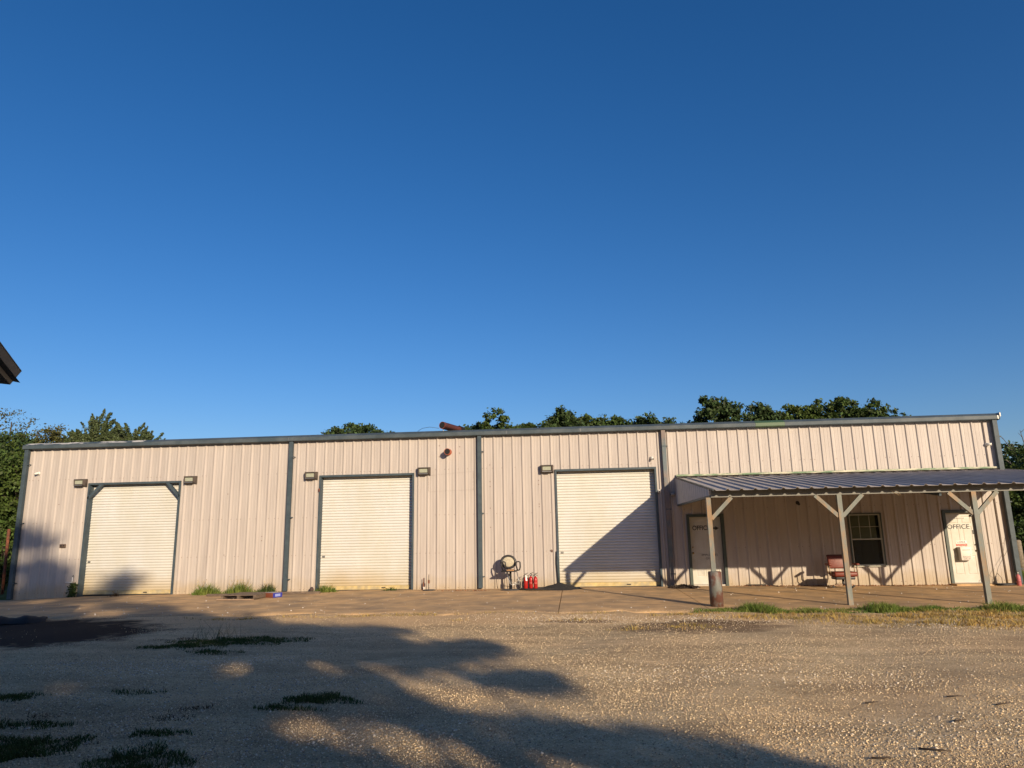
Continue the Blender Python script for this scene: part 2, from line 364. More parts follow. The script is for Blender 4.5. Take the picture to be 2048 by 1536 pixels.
P = [patch(x, y, rx, ry, n) for x, y, rx, ry, n in ((11.9,-10.2,.55,.4,2850),(12.6,-9.9,.7,.35,3230),(11.35,-10.5,.5,.22,1520),(12.3,-11.0,.45,.18,760),(11.3,-9.9,.3,.14,494),(15.2,-14.3,.34,.2,2090),(15.0,-14.7,.3,.1,570),(13.2,-16.1,.45,.5,6080),(11.6,-14.1,.35,.16,950),(12.7,-15.2,.4,.12,760),(14.45,-16.3,.35,.32,2470),(14.2,-15.6,.25,.1,494),(12.9,-13.9,.25,.1,304))]
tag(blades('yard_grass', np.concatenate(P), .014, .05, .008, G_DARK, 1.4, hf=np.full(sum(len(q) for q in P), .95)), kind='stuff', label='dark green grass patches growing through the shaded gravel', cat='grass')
P = [patch(x, y, rx, ry, n) for x, y, rx, ry, n in ((13.9,-15.1,.3,.15,260),(12.6,-14.9,.25,.15,200),(13.6,-15.9,.2,.12,160),(11.0,-9.6,.4,.2,260),(14.0,-14.7,.2,.1,120))]
tag(blades('dead_grass', np.concatenate(P), .01, .05, .008, G_BROWN, 1.4), kind='stuff', label='brown dead grass tufts in the shaded gravel at lower left', cat='grass')

def weed(label, x, y, rx, h, n, m, stems=6, group='weeds along the foot of the wall'):
    t = thing('weed_clump', label, 'weed', (x, y, 0), group=group)
    k = 0
    Q = patch(x, y, rx, min(.22, rx*.6), n); Q[:,0] -= x; Q[:,1] -= y
    blades('foliage', Q, h*.4, h*1.25, .014, m, 1.0, t, hf=np.exp(-(Q[:,0]/rx)**2*1.6))
    mb = MB()
    for i in range(stems):
        a = random.uniform(-.8,.8); px = random.uniform(-.7,.7)*rx; hh = h*random.uniform(.9,1.55)
        pts = [(px,0,0),(px+a*hh*.2,.02,hh*.55),(px+a*hh*.55,random.uniform(-.08,.05),hh)]
        mb.tube(pts, [.004,.003,.0015], 4)
        for j in range(7):
            q = Vector(pts[1]).lerp(Vector(pts[2]), j/6); d = Vector((random.uniform(-1,1),random.uniform(-1,1),random.uniform(-.2,1))).normalized()*.035; e = d.cross(Vector((0,0,1))).normalized()*.014
            mb.add([q, q+d*.5+e, q+d, q+d*.5-e], [(0,1,2,3)])
    mb.box(-rx*.72,rx*.72,-.01,.01,-.012,.004); mb.build('seed_stem', G_DRY, t); return t
weed('bushy green weed clump against the pale siding right of the left roller door', 6.62, -.38, .5, .34, 800, G_GREEN, 9)
weed('tall seeding weed clump behind the wooden pallet', 7.7, -.42, .62, .36, 800, G_GREEN, 16)
weed('dark green weed clump between pallet and the slate downspout', 8.5, -.3, .36, .30, 600, G_DARK, 6)
weed('green weed clump at the lower left corner of the middle roller door', 10.3, -.3, .42, .24, 700, G_GREEN, 6)
weed('small low weed clump at the lower right of the middle roller door', 12.3, -.2, .3, .12, 220, G_DARK, 3)
weed('little brownish weed at the foot of the left roller door', 3.55, -.25, .18, .15, 120, G_BROWN, 3)
t = thing('creeper_vine', 'leafy green vine climbing towards the white tap in the shade at far left', 'vine', (2.06, -.12, 0))
n = 420; zz = rng.random(n)*.42; P = np.stack([rng.normal(0,.06,n)-.14*(1-zz/.42)*rng.random(n)+.03, rng.normal(0,.04,n), zz], 1)
def leafcloud(P, size, nrm=None):
    n = len(P); d = rng.normal(size=(n,3)); 
    if nrm is not None: d = d+nrm
    d /= np.linalg.norm(d,axis=1)[:,None]; e = rng.normal(size=(n,3)); e -= (e*d).sum(1)[:,None]*d; e /= np.linalg.norm(e,axis=1)[:,None]; g = np.cross(d, e)
    s = size*rng.uniform(.6,1.3,(n,1)); V = np.stack([P-e*s, P+g*s*.55+d*s*.12, P+e*s, P-g*s*.55+d*s*.12], 1)
    return V.reshape(-1,3), (np.arange(4)[None]+4*np.arange(n)[:,None])
npmesh('foliage', *leafcloud(P, .035), G_DARK, t)
MB().tube([(0,.03,-.02),(-.03,.03,.2),(.02,.04,.4)], .006, 5).build('stem', G_BROWN, t)
t = thing('weed_stalks', 'tall thin grey green stalks rising from the dark grass patch in the yard', 'weed', (11.75, -9.9, -.03))
mb = MB()
for i in range(46):
    a = random.uniform(0, 6.3); px, py = random.gauss(0,.22), random.gauss(0,.1); hh = random.uniform(.12,.34)
    mb.tube([(px,py,0),(px+.05*math.cos(a),py+.05*math.sin(a),hh*.5),(px+.2*math.cos(a)*hh/.3,py+.12*math.sin(a),hh)], [.003,.0025,.001], 3)
mb.build('stem', G_DARK, t)

def low_dirt(m, col, zlo, zhi, f, nscale=2.2):
    nt = m.node_tree; N = nt.nodes; L = nt.links; b = N['Principled BSDF']; src = b.inputs['Base Color'].links[0].from_socket
    g = N.new('ShaderNodeNewGeometry'); sx = N.new('ShaderNodeSeparateXYZ'); L.new(g.outputs['Position'], sx.inputs[0])
    nz = N.new('ShaderNodeTexNoise'); nz.inputs['Scale'].default_value = nscale; nz.inputs['Detail'].default_value = 6; L.new(g.outputs['Position'], nz.inputs['Vector'])
    ad = N.new('ShaderNodeMath'); ad.operation = 'MULTIPLY_ADD'; ad.inputs[1].default_value = -.9; L.new(nz.outputs['Fac'], ad.inputs[0]); L.new(sx.outputs[2], ad.inputs[2])
    mr = N.new('ShaderNodeMapRange'); mr.inputs[1].default_value = zlo-.45; mr.inputs[2].default_value = zhi-.45; mr.inputs[3].default_value = f; mr.inputs[4].default_value = 0; L.new(ad.outputs[0], mr.inputs[0])
    mx = N.new('ShaderNodeMix'); mx.data_type = 'RGBA'; L.new(mr.outputs[0], mx.inputs[0]); L.new(src, mx.inputs[6]); mx.inputs[7].default_value = (*col,1); L.new(mx.outputs[2], b.inputs['Base Color'])

# ------------------------------------------------------------------ metal building
W_SID = mat('pale_pink_siding', (.455,.412,.375), .5, var=.07, vscale=1.2, col2=(.385,.345,.318), stretch=(3.,3.,.22), bump=.25, bscale=2.2, spec=.3, fac=(.35,.7))
# dirt splash along the bottom of the siding
nt = W_SID.node_tree; N = nt.nodes; L = nt.links; b = N['Principled BSDF']; src = b.inputs['Base Color'].links[0].from_socket
g = N.new('ShaderNodeNewGeometry'); sx = N.new('ShaderNodeSeparateXYZ'); L.new(g.outputs['Position'], sx.inputs[0])
nz = N.new('ShaderNodeTexNoise'); nz.inputs['Scale'].default_value = 2.2; nz.inputs['Detail'].default_value = 6; L.new(g.outputs['Position'], nz.inputs['Vector'])
ad = N.new('ShaderNodeMath'); ad.operation = 'MULTIPLY_ADD'; ad.inputs[1].default_value = -.9; L.new(nz.outputs['Fac'], ad.inputs[0]); L.new(sx.outputs[2], ad.inputs[2])
mr = N.new('ShaderNodeMapRange'); mr.inputs[1].default_value = -.38; mr.inputs[2].default_value = .08; mr.inputs[3].default_value = .55; mr.inputs[4].default_value = 0; L.new(ad.outputs[0], mr.inputs[0])
mx = N.new('ShaderNodeMix'); mx.data_type = 'RGBA'; L.new(mr.outputs[0], mx.inputs[0]); L.new(src, mx.inputs[6]); mx.inputs[7].default_value = (.36,.27,.14,1); L.new(mx.outputs[2], b.inputs['Base Color'])
SLATE = mat('slate_trim', (.045,.066,.082), .55, var=.15, vscale=3, col2=(.06,.082,.095), spec=.3)
SLATE2 = mat('slate_gutter', (.052,.074,.088), .55, var=.15, vscale=1.5, col2=(.08,.10,.112), spec=.3)
PEEL = mat('peeling_paint', (.055,.078,.09), .6, var=.1, vscale=2.0, col2=(.55,.54,.5), stretch=(1,1,7), fac=(.485,.51))
GREEN = mat('green_trim', (.05,.10,.045), .5, var=.1, vscale=3)
CREAM = mat('cream_slats', (.60,.60,.575), .45, var=.03, vscale=1., col2=(.57,.56,.50), stretch=(1,1,.5), spec=.35)
low_dirt(CREAM, (.42,.30,.11), .1, .75, .75, .8); low_dirt(CREAM, (.38,.34,.27), .0, 3.2, .12, 1.1)
OCHRE = mat('stained_bar', (.38,.33,.22), .6, var=.2, vscale=3, col2=(.55,.42,.18))
WHITE_D = mat('white_door', (.56,.55,.50), .45, var=.03, vscale=2, col2=(.51,.49,.42), spec=.4)
BLACK = mat('black_plastic', (.02,.02,.022), .45)
RUST = mat('rusty_metal', (.20,.065,.03), .85, var=.25, vscale=12, col2=(.10,.04,.025), bump=.3, bscale=60)
STEEL = mat('dull_steel', (.35,.35,.34), .4, .8)
SCREW = mat('weathered_screw', (.16,.10,.08), .7)

HT = 4.74
RK = [(0,.134),(14,4.522),(27,8.544),(29,9.161),(42,13.094),(50,15.484),(55,16.973),(66,20.257),(69,21.166),(81,24.829),(90,27.623),(98,30.134)]
def ribx(k): 
    if k < 0: return .134+k*.3048
    return lerp_tab(k, RK)
XL, XR = -.07, 30.40
OPEN = [(2.17,5.31,0,3.56),(9.91,12.95,0,3.61),(17.37,20.46,0,3.60),(21.27,22.37,0,2.15),(28.61,29.65,0,2.12),(25.94,26.89,.55,2.08)]
bld = thing('metal_building', 'long low pale pink ribbed metal workshop with three roller doors and slate blue trim', 'building', (0,0,0))
prof = []
for k in range(0, 99):
    c = ribx(k); nxt = ribx(k+1)-c
    prof += [(c-.040,0),(c-.014,-.034),(c+.014,-.034),(c+.048,0)]
    for q in (1/3., 2/3.):
        e = c+nxt*q; prof += [(e-.015,0),(e-.006,-.0035),(e+.006,-.0035),(e+.015,0)]
prof = [(x, y) for x, y in prof if XL < x < XR]
def profy(x):
    for (a, b_), (c, d) in zip(prof, prof[1:]):
        if a <= x <= c: return b_+(d-b_)*(x-a)/max(1e-6, c-a)
    return 0
pts = prof+[(XL,0),(XR,0)]+[(e, profy(e)) for o_ in OPEN for e in o_[:2]]
pts = sorted(set(pts))
mb = MB()
for (a, ya), (c, yc) in zip(pts, pts[1:]):
    if c-a < 1e-5: continue
    mid = (a+c)/2; spans = [(-.25, HT)]
    for x0, x1, z0, z1 in OPEN:
        if x0 < mid < x1: spans = [(z1, HT)] + ([(-.25, z0)] if z0 > 0 else [])
    for z0, z1 in spans: mb.add([(a,ya,z0),(c,yc,z0),(c,yc,z1),(a,ya,z1)], [(0,1,2,3)])
# side and rear walls as plain returns of the same sheet, with ribs
for X, sgn in ((XL, -1), (XR, 1)):
    k = 0
    while k < 50:
        y = .15+k*.3; 
        q = [(X,y),(X+sgn*.032,y+.02),(X+sgn*.032,y+.05),(X,y+.07),(X,y+.3)]
        for (xa, yy), (xb, yb) in zip(q, q[1:]):
            vs = [(xa,yy,-.25),(xb,yb,-.25),(xb,yb,HT+.08*min(yy,15-yy) if False else HT),(xa,yy,HT)]
            mb.add(vs if sgn > 0 else vs[::-1], [(0,1,2,3)])
        k += 1
    mb.add([(X,0,-.25),(X,.15,-.25),(X,.15,HT),(X,0,HT)], [(0,1,2,3)])
    mb.add([(X,0,HT),(X,15.15,HT),(X,7.6,HT+.45)], [(0,1,2)])
mb.add([(XL,15.15,-.25),(XR,15.15,-.25),(XR,15.15,HT),(XL,15.15,HT)], [(3,2,1,0)])
wall_mb = mb
# dark interior behind the window
MB().box(25.9,26.95,.25,1.5,.4,2.2).build('room_lining', mat('room_dark', (.05,.05,.045), .9), bld)
# roof, with ribs
mb = MB()
for k in range(0, 50):
    for sgn, ye in ((1, -.02), (-1, 15.17)):
        a, c = XL-.03+k*.61, XL-.03+(k+1)*.61
        q = [(a,0),(a+.03,.03),(a+.07,.03),(a+.1,0),(c,0)]
        for (x0, h0), (x1, h1) in zip(q, q[1:]):
            mb.add([(x0,ye,4.86+h0),(x1,ye,4.86+h1),(x1,7.6,5.28+h1),(x0,7.6,5.28+h0)], [(0,1,2,3)] if sgn > 0 else [(3,2,1,0)])
mb.build('roof', SLATE2, bld)
# gutter: front face, upper sloping face, underside
def gutter(x0, x1, name, m, mt=None):
    g = MB().add([(x0,-.20,4.735),(x1,-.20,4.735),(x1,-.20,4.83),(x0,-.20,4.83),(x0,-.185,4.845),(x1,-.185,4.845),(x1,0.0,4.925),(x0,0.0,4.925),(x0,-.19,4.72),(x1,-.19,4.72),(x1,.0,4.70),(x0,.0,4.70)],
        [(0,1,2,3),(3,2,5,4),(8,9,1,0),(11,10,9,8)] + ([] if mt else [(4,5,6,7)]) + [(0,3,4,7,11,8),(1,9,10,6,5,2),(7,6,10,11)])
    o = g.build(name, m, bld)
    if mt: MB().add([(x0,-.184,4.8465),(x1,-.184,4.8465),(x1,0.0,4.9265),(x0,0.0,4.9265)], [(0,1,2,3)]).build('gutter_cap', mt, o)
    return o
segs = [(-.16,4.0,PEEL),(4.004,8.9,None),(8.904,15.9,None),(15.904,18.2,None),(18.204,23.5,None)]
for a, c, m in segs: gutter(a, c, 'gutter', SLATE2, m)
tag(gutter(23.504, 24.37, 'gutter', GREEN), 'green painted replacement length of gutter')
gutter(24.374, 30.56, 'gutter', SLATE2)
for x in (8.9,15.9,18.2,30.5): MB().box(x-.006,x+.006,-.205,-.1995,4.735,4.835).build('gutter_joint', STEEL, bld)
MB().box(30.555,30.585,-.206,.0,4.80,4.92).build('end_cap', mat('galvanised_cap', (.36,.35,.33), .5, .3, var=.3, vscale=20), bld)
# downspouts
for x, wdt, m, nm in ((-.04,.13,SLATE,None),(8.97,.12,SLATE,None),(15.04,.12,SLATE,None),(20.73,.12,None,None),(30.42,.13,SLATE,None)):
    m = m or mat('worn_brown_paint', (.19,.15,.13), .6, col2=(.10,.13,.14), vscale=1.4, var=.15, fac=(.45,.6))
    d = MB().box(x-wdt/2,x+wdt/2,-.15,-.045,zs(x,0)+.03,4.72).build('downspout', m, bld)
    for z in (.42, 2.3, 4.2): MB().add([(x-wdt/2-.004,-.155,z),(x+wdt/2+.05,-.155,z),(x+wdt/2+.05,-.155,z+.03),(x-wdt/2-.004,-.155,z+.03),(x+wdt/2+.05,-.0,z),(x+wdt/2+.05,-.0,z+.03)], [(0,1,2,3),(1,4,5,2)]).build('strap', SLATE, d)
# screw rows
n_scr = len(wall_mb.f); mb = wall_mb
for z in (1.15, 2.3, 3.7, .12):
    for k in range(99):
        for dx in (.06, -.06):
            x = ribx(k)+dx; 
            if any(o_[0]-.05 < x < o_[1]+.05 and z < o_[3]+.05 for o_ in OPEN): continue
            if random.random() < .6: mb.box(x-.008,x+.008,-.008,0,z-.008,z+.008)
for hx, hzs in ((15.35,(3.8,3.28,3.13,2.47,1.89)),(16.86,(3.28,3.16,2.56,2.48,1.9)),(16.05,(2.9,2.2)),(13.75,(4.45,4.1)),(14.4,(4.4,4.2)),(1.2,(2.9,)),(6.9,(3.1,1.2)),(8.1,(1.75,1.62))):
    for hz in hzs: mb.box(hx-.012,hx+.012,-.009,-.001,hz-.013,hz+.013)
mb.add([(17.16,-.036,1.17),(17.2,-.037,1.2),(17.24,-.036,1.17),(17.23,-.036,1.11),(17.19,-.036,1.14)],[(0,1,2,3,4)])
n_out = len(wall_mb.f)
for (x0,z0,x1,z1) in ((13.42,3.52,14.9,3.62),(13.42,3.02,14.9,3.05)):
    for i in range(26):
        t_ = i/26; x = x0+(x1-x0)*t_; mb.box(x, x+.03, -.036, -.033, z0+(z1-z0)*t_, z0+(z1-z0)*t_+.005)
for x, za, zb in ((13.42,3.05,3.45),(14.84,3.05,3.6)):
    for i in range(12): z = za+(zb-za)*i/12; mb.box(x+random.uniform(-.008,.008)-.004, x+.004, -.036, -.033, z, z+.025)
wo = wall_mb.build('wall', W_SID, bld); wo.data.materials.append(SCREW); wo.data.materials.append(mat('old_sealant', (.30,.25,.21), .8))
for i_, p_ in enumerate(wo.data.polygons): p_.material_index = 0 if i_ < n_scr else 1 if i_ < n_out else 2

def roller(x0, x1, z0, zt, label, brace=False):
    """curtain of curved slats set back in a slate frame"""
    mb = MB(); pitch = .085; n = int((zt-z0-.13)/pitch)+2; yb = .20
    prof = [(0,.010),(.002,-.016),(.015,-.021),(.035,-.022),(.055,-.015),(.074,-.002),(.082,.008)]
    P_ = []
    for i in range(n):
        for dz, dy in prof: P_.append((z0+.13+i*pitch+dz, yb+dy))
    for (za, ya), (zb, yb2) in zip(P_, P_[1:]):
        if za > zt+.1: break
        mb.add([(x0,ya,za),(x1,ya,za),(x1,yb2,zb),(x0,yb2,zb)], [(0,1,2,3)])
    d = mb.build('roller_door', CREAM, bld); d['label'] = label
    MB().box(x0,x1,yb-.035,yb+.01,z0+.015,z0+.128).build('bottom_bar', OCHRE, d)
    MB().box(x0,x1,yb-.03,yb+.02,z0-.02,z0+.014).build('rubber_seal', BLACK, d)
    MB().box((x0+x1)/2+.5,(x0+x1)/2+.62,yb-.052,yb-.036,z0+.05,z0+.08).build('handle', BLACK, d)
    MB().box(x0+.06,x0+.14,yb-.045,yb-.02,z0+1.0,z0+1.05).build('slide_lock', STEEL, d)
    fr = MB()
    for s, xe in ((-1, x0), (1, x1)):
        fr.box(xe-.055 if s < 0 else xe, xe if s < 0 else xe+.055, -.045, .26, z0-.1, zt+.002)
    fr.box(x0-.055, x1+.055, -.048, .26, zt+.003, zt+.063)
    if brace:
        for s, xe in ((1, x0), (-1, x1)):
            fr.beam((xe-.03*s,-.0,zt-.44),(xe+.42*s,-.0,zt+.03),.085,.09,(0,1,0))
    fr.build('door_frame', SLATE, d)
    return d
roller(2.22,5.26,.03,3.50,'tall cream roller door with corner braces, at the left end',True)
roller(9.96,12.90,.07,3.55,'tall cream roller door at the middle of the building')
d3 = roller(17.42,20.41,.07,3.54,'tall cream roller door beside the canopy, half in shadow')
# dented jamb guard on the third door and a rusty latch on the second
MB().box(9.895,9.93,-.07,-.046,3.1,3.2).build('latch', RUST, bld)
MB().tube([(17.37,-.06,1.15),(17.385,-.085,.95),(17.36,-.07,.8),(17.40,-.06,.1)], [.03,.045,.035,.03], 8).build('jamb_guard', SLATE, d3)

def six_panel(x0, x1, z0, z1, y, parent, name='door', m=None, label=None):
    mb = MB(); wd = x1-x0; hh = z1-z0
    cols = [x0+wd*q for q in (.14,.45,.55,.86)]; rows = [z0+hh*q for q in (.11,.385,.45,.80,.845,.945)]
    X = [x0]+cols+[x1]; Z = [z0]+rows+[z1]
    for i in range(len(X)-1):
        for j in range(len(Z)-1):
            pan = i in (1, 3) and j in (1, 3, 5)
            a, c, e, g_ = X[i], X[i+1], Z[j], Z[j+1]
            if not pan: mb.add([(a,y,e),(c,y,e),(c,y,g_),(a,y,g_)], [(0,1,2,3)])
            else:
                r = .018; q = .03
                vs = [(a,y,e),(c,y,e),(c,y,g_),(a,y,g_)]+[(a+r,y+.008,e+r),(c-r,y+.008,e+r),(c-r,y+.008,g_-r),(a+r,y+.008,g_-r)]+[(a+q+r,y+.001,e+q+r),(c-q-r,y+.001,e+q+r),(c-q-r,y+.001,g_-q-r),(a+q+r,y+.001,g_-q-r)]
                mb.add(vs, [(0,1,5,4),(1,2,6,5),(2,3,7,6),(3,0,4,7),(4,5,9,8),(5,6,10,9),(6,7,11,10),(7,4,8,11),(8,9,10,11)])
    mb.add([(x0,y,z0),(x1,y,z0),(x1,y+.04,z0),(x0,y+.04,z0)], [(0,1,2,3)])
    o = mb.build(name, m or WHITE_D, parent)
    if label: o['label'] = label
    return o
INK = mat('black_letters', (.015,.015,.018), .5)
def office(x0, x1, z0, zt, label, knob_left):
    o = six_panel(x0, x1, z0+.03, zt, .10, bld, label=label)
    fr = MB()
    fr.box(x0-.085,x0-.004,-.045,.16,z0-.05,zt+.004); fr.box(x1+.004,x1+.085,-.045,.16,z0-.05,zt+.004); fr.box(x0-.085,x1+.085,-.048,.16,zt+.005,zt+.085)
    fr.build('door_frame', mat('dark_green_trim', (.05,.07,.06), .5, var=.1), o)
    MB().box(x0-.003,x1+.003,-.01,.16,z0-.03,z0+.026).build('threshold', mat('aluminium', (.4,.38,.34), .5, .5), o)
    kx = x0+.06 if knob_left else x1-.06
    for z, r in ((z0+.93,.030),(z0+1.1,.022)):
        k = MB().lathe([(r*.6,0),(r*.6,.03),(r,.045),(r,.06),(r*.5,.07)], (0,0,0), 12).xf(Matrix.Translation((kx,.10,z)) @ Matrix.Rotation(R(90),4,'X'))
        k.build('knob' if z < z0+1 else 'deadbolt', mat('brass', (.35,.24,.1), .35, .9), o)
    return o
oa = office(21.355, 22.285, .085, 2.065, 'white panelled office door behind the first canopy post', True)
ob = office(28.70, 29.565, .03, 2.03, 'white panelled office door below the slanting canopy shadow', False)
lettering('OFFICE', 21.70, .097, 1.74, .19, INK, oa, bold=.003, sx=.84)
MB().add([(22.02,.0975,1.755),(22.12,.0975,1.755),(22.12,.0975,1.79),(22.23,.0975,1.73),(22.12,.0975,1.67),(22.12,.0975,1.705),(22.02,.0975,1.705)], [(0,1,2,3,4,5,6)][::-1]).build('arrow_mark', INK, oa)
bpy.context.view_layer.update()
lettering('EMPLOYEES', 21.90, .092, .95, .085, INK, oa, spacing=1.1)
lettering('ONLY', 21.90, .092, .85, .085, INK, oa, spacing=1.1)
lettering('OFFICE', 29.075, .097, 1.63, .185, INK, ob, bold=.001, sx=1.05)
MB().box(29.0,29.2,.085,.098,1.875,1.88).box(29.24,29.26,.085,.098,1.87,1.885).build('closer_mark', INK, ob)
MB().box(29.45,29.52,.04,.099,1.93,1.98).build('door_closer', BLACK, ob)
# decal on door
dk = MB().box(28.945,29.245,.094,.099,1.155,1.235).build('sticker', mat('white_sticker', (.8,.78,.74), .5), ob)
lettering('U-HAUL', 29.09, .0925, 1.197, .062, INK, dk, bold=.0015, sx=1.1)
dr = MB().box(28.95,29.25,.094,.099,1.088,1.148).build('sticker', mat('red_sticker', (.62,.07,.03), .5), ob)
lettering('Neighborhood Dealer', 29.10, .0925, 1.118, .034, mat('white_letters', (.8,.7,.65), .5), dr, sx=.9)
# step block at the right office door
tag(MB().rbox(28.55, 29.62, -.42, -.06, -.02, .055, .015).build('step', PM, bld), 'low concrete step under the right office door')
# deadbolt plate
MB().box(29.455,29.525,.088,.098,1.42,1.53).build('lock_plate', mat('dark_lock', (.05,.05,.05), .5), ob)

# window
VIN = mat('white_vinyl', (.36,.36,.30), .5)
wx0, wx1, wz0, wz1 = 25.975, 26.86, .585, 2.05
wf = MB(); t_ = .035
wf.box(wx0-.035,wx1+.035,-.045,.06,wz1+.001,wz1+.03).box(wx0-.035,wx0-.0005,-.04,.06,wz0,wz1).box(wx1+.0005,wx1+.035,-.04,.06,wz0,wz1)
win = wf.build('window', mat('dark_green_trim', (.05,.07,.06)), bld)
f2 = MB(); f2.box(wx0,wx0+t_,-.02,.05,wz0,wz1).box(wx1-t_,wx1,-.02,.05,wz0,wz1).box(wx0+t_,wx1-t_,-.018,.05,wz1-t_,wz1-.001).box(wx0+t_,wx1-t_,-.024,.05,wz0,wz0+t_).box(wx0+t_,wx1-t_,-.022,.03,1.31,1.35)
f2.build('window_frame', VIN, win)
MB().box(wx0-.03,wx1+.03,-.075,.0,wz0-.035,wz0-.002).build('sill', VIN, win)
gr = MB()
for q in (1/3., 2/3.): x = wx0+(wx1-wx0)*q; gr.box(x-.007,x+.007,.022,.030,1.35,wz1-.036); gr.box(x-.006,x+.006,.036,.042,wz0+.036,1.31)
gr.box(wx0+t_,wx1-t_,.0215,.0305,1.68,1.694); gr.box(wx0+t_,wx1-t_,.0355,.0425,.955,.967)
gr.build('glazing_bar', VIN, win)
def glass():
    m = bpy.data.materials.new('window_glass'); m.use_nodes = True; N = m.node_tree.nodes; L = m.node_tree.links
    b = N['Principled BSDF']; b.inputs['Base Color'].default_value = (.02,.025,.02,1); b.inputs['Roughness'].default_value = .06
    t = N.new('ShaderNodeBsdfTransparent'); t.inputs[0].default_value = (.75,.8,.7,1); mx = N.new('ShaderNodeMixShader'); mx.inputs[0].default_value = .82
    L.new(b.outputs[0], mx.inputs[1]); L.new(t.outputs[0], mx.inputs[2]); L.new(mx.outputs[0], N['Material Output'].inputs[0]); return m
MB().add([(wx0+t_,.033,wz0+t_),(wx1-t_,.033,wz0+t_),(wx1-t_,.033,wz1-t_),(wx0+t_,.033,wz1-t_)], [(0,1,2,3)]).build('pane', glass(), win)
bl = MB()
for i in range(56):
    z = wz0+.05+i*.0255; bl.add([(wx0+.04,.09,z),(wx1-.1,.09,z),(wx1-.1,.105,z+.021),(wx0+.04,.105,z+.021)], [(0,1,2,3)])
bl.build('blind', mat('blind_slats', (.50,.48,.36), .6), win)
sc_ = MB().add([(wx0+t_,.012,wz0+t_),(wx1-t_,.012,wz0+t_),(wx1-t_,.012,1.31),(wx0+t_,.012,1.31)], [(0,1,2,3)])
ms = bpy.data.materials.new('insect_screen'); ms.use_nodes = True; N = ms.node_tree.nodes; tt = N.new('ShaderNodeBsdfTransparent'); mx = N.new('ShaderNodeMixShader'); mx.inputs[0].default_value = .35
N['Principled BSDF'].inputs['Base Color'].default_value = (.02,.022,.02,1); N['Principled BSDF'].inputs['Roughness'].default_value = .8
ms.node_tree.links.new(N['Principled BSDF'].outputs[0], mx.inputs[1]); ms.node_tree.links.new(tt.outputs[0], mx.inputs[2]); ms.node_tree.links.new(mx.outputs[0], N['Material Output'].inputs[0])
sc_.build('insect_screen', ms, win)
MB().box(26.07,26.16,.052,.056,1.37,1.41).build('small_sticker', VIN, win); MB().box(26.68,26.73,.052,.056,1.38,1.45).build('small_sticker', VIN, win)

# ------------------------------------------------------------------ porch canopy
can = thing('porch_canopy', 'lean-to porch roof of grey ribbed metal on four square posts over the office doors', 'canopy', (0,0,0))
CX0, CX1, YB, YF = 21.05, 30.62, -5.30, -5.66
def rz_(y): return 3.245+(2.535-3.245)*(y/YF)
TIN = mat('weathered_galvanised', (.46,.42,.38), .8, .0, spec=.15, var=.12, vscale=1.2, col2=(.36,.33,.30), stretch=(3,.4,1), bump=.03, bscale=5)
mb = MB(); k = 0; x = CX0; q = []
while x < CX1-.02:
    q += [(x,.034),(x+.028,.034),(x+.06,0),(min(x+.272,CX1),0)]; x += .3045
q.append((CX1,.02)); ny = 8
for lay, off in ((0,0),(1,-.004)):
    for j in range(ny):
        y0, y1 = .0+(YF)*j/ny, YF*(j+1)/ny
        for (xa, ha), (xb, hb) in zip(q, q[1:]):
            vs = [(xa,y1,rz_(y1)+ha+off),(xb,y1,rz_(y1)+hb+off),(xb,y0,rz_(y0)+hb+off),(xa,y0,rz_(y0)+ha+off)]
            mb.add(vs if not lay else vs[::-1], [(0,1,2,3)])
for (xa, ha), (xb, hb) in zip(q, q[1:]):
    z = rz_(YF); mb.add([(xa,YF,z+ha-.004),(xb,YF,z+hb-.004),(xb,YF,z+hb),(xa,YF,z+ha)], [(0,1,2,3)])
mb.build('roof_sheet', TIN, can)
MB().box(CX0,30.50,-.075,-.034,3.30,3.345).add([(CX0,-.075,3.30),(30.5,-.075,3.30),(30.5,-.16,3.285),(CX0,-.16,3.285)], [(3,2,1,0)]).build('flashing', mat('worn_green_flashing', (.12,.20,.11), .6, col2=(.50,.47,.36), vscale=2.2, stretch=(1,1,6), var=.2, fac=(.45,.6)), can)
PAINT = mat('worn_grey_post_paint', (.15,.165,.145), .6, col2=(.27,.165,.08), vscale=1.6, stretch=(2.5,2.5,.9), var=.15, fac=(.46,.62))
zb = rz_(YB)-.012
MB().box(CX0,CX1,YB-.03,YB+.03,zb-.172,zb).build('front_beam', mat('beam_paint', (.17,.17,.155), .6, var=.1), can)
mb = MB()
for y in (-4.2,-3.0,-1.8,-.6): mb.box(CX0+.03,CX1-.03,y-.03,y+.03,rz_(y)-.11,rz_(y)-.008)
mb.build('purlin', SLATE, can)
for xx, dz in ((CX1-.03,.08),(26.1,.2)): MB().beam((xx,-.03,rz_(0)-dz),(xx,YB+.04,rz_(YB)-dz),.05,.12).build('rafter', SLATE, can)
# end panel, left
mb = MB(); y = -.04; n = 0
while y > YB+.2:
    q2 = [(y,0),(y-.07,-.05),(y-.12,-.05),(y-.19,0),(y-.30,0)]
    for (ya, da), (yb_, db) in zip(q2, q2[1:]):
        mb.add([(CX0+.005+da,ya,2.45),(CX0+.005+db,yb_,2.45),(CX0+.005+db,yb_,rz_(yb_)-.01),(CX0+.005+da,ya,rz_(ya)-.01)], [(3,2,1,0)])
    y -= .30
mb.build('end_panel', mat('end_panel_tin', (.45,.43,.42), .5, .2, var=.08), can)
MB().box(CX0-.02,CX0+.03,YB+.03,-.04,2.40,2.449).build('end_rail', SLATE, can)
MB().box(CX0-.012,CX0+.012,YF,-.02,0,.035).xf(Matrix(((1,0,0,0),(0,1,0,0),(0,(3.245-2.535)/(-YF),1,3.245+.0),(0,0,0,1)))).build('rake_trim', SLATE2, can)
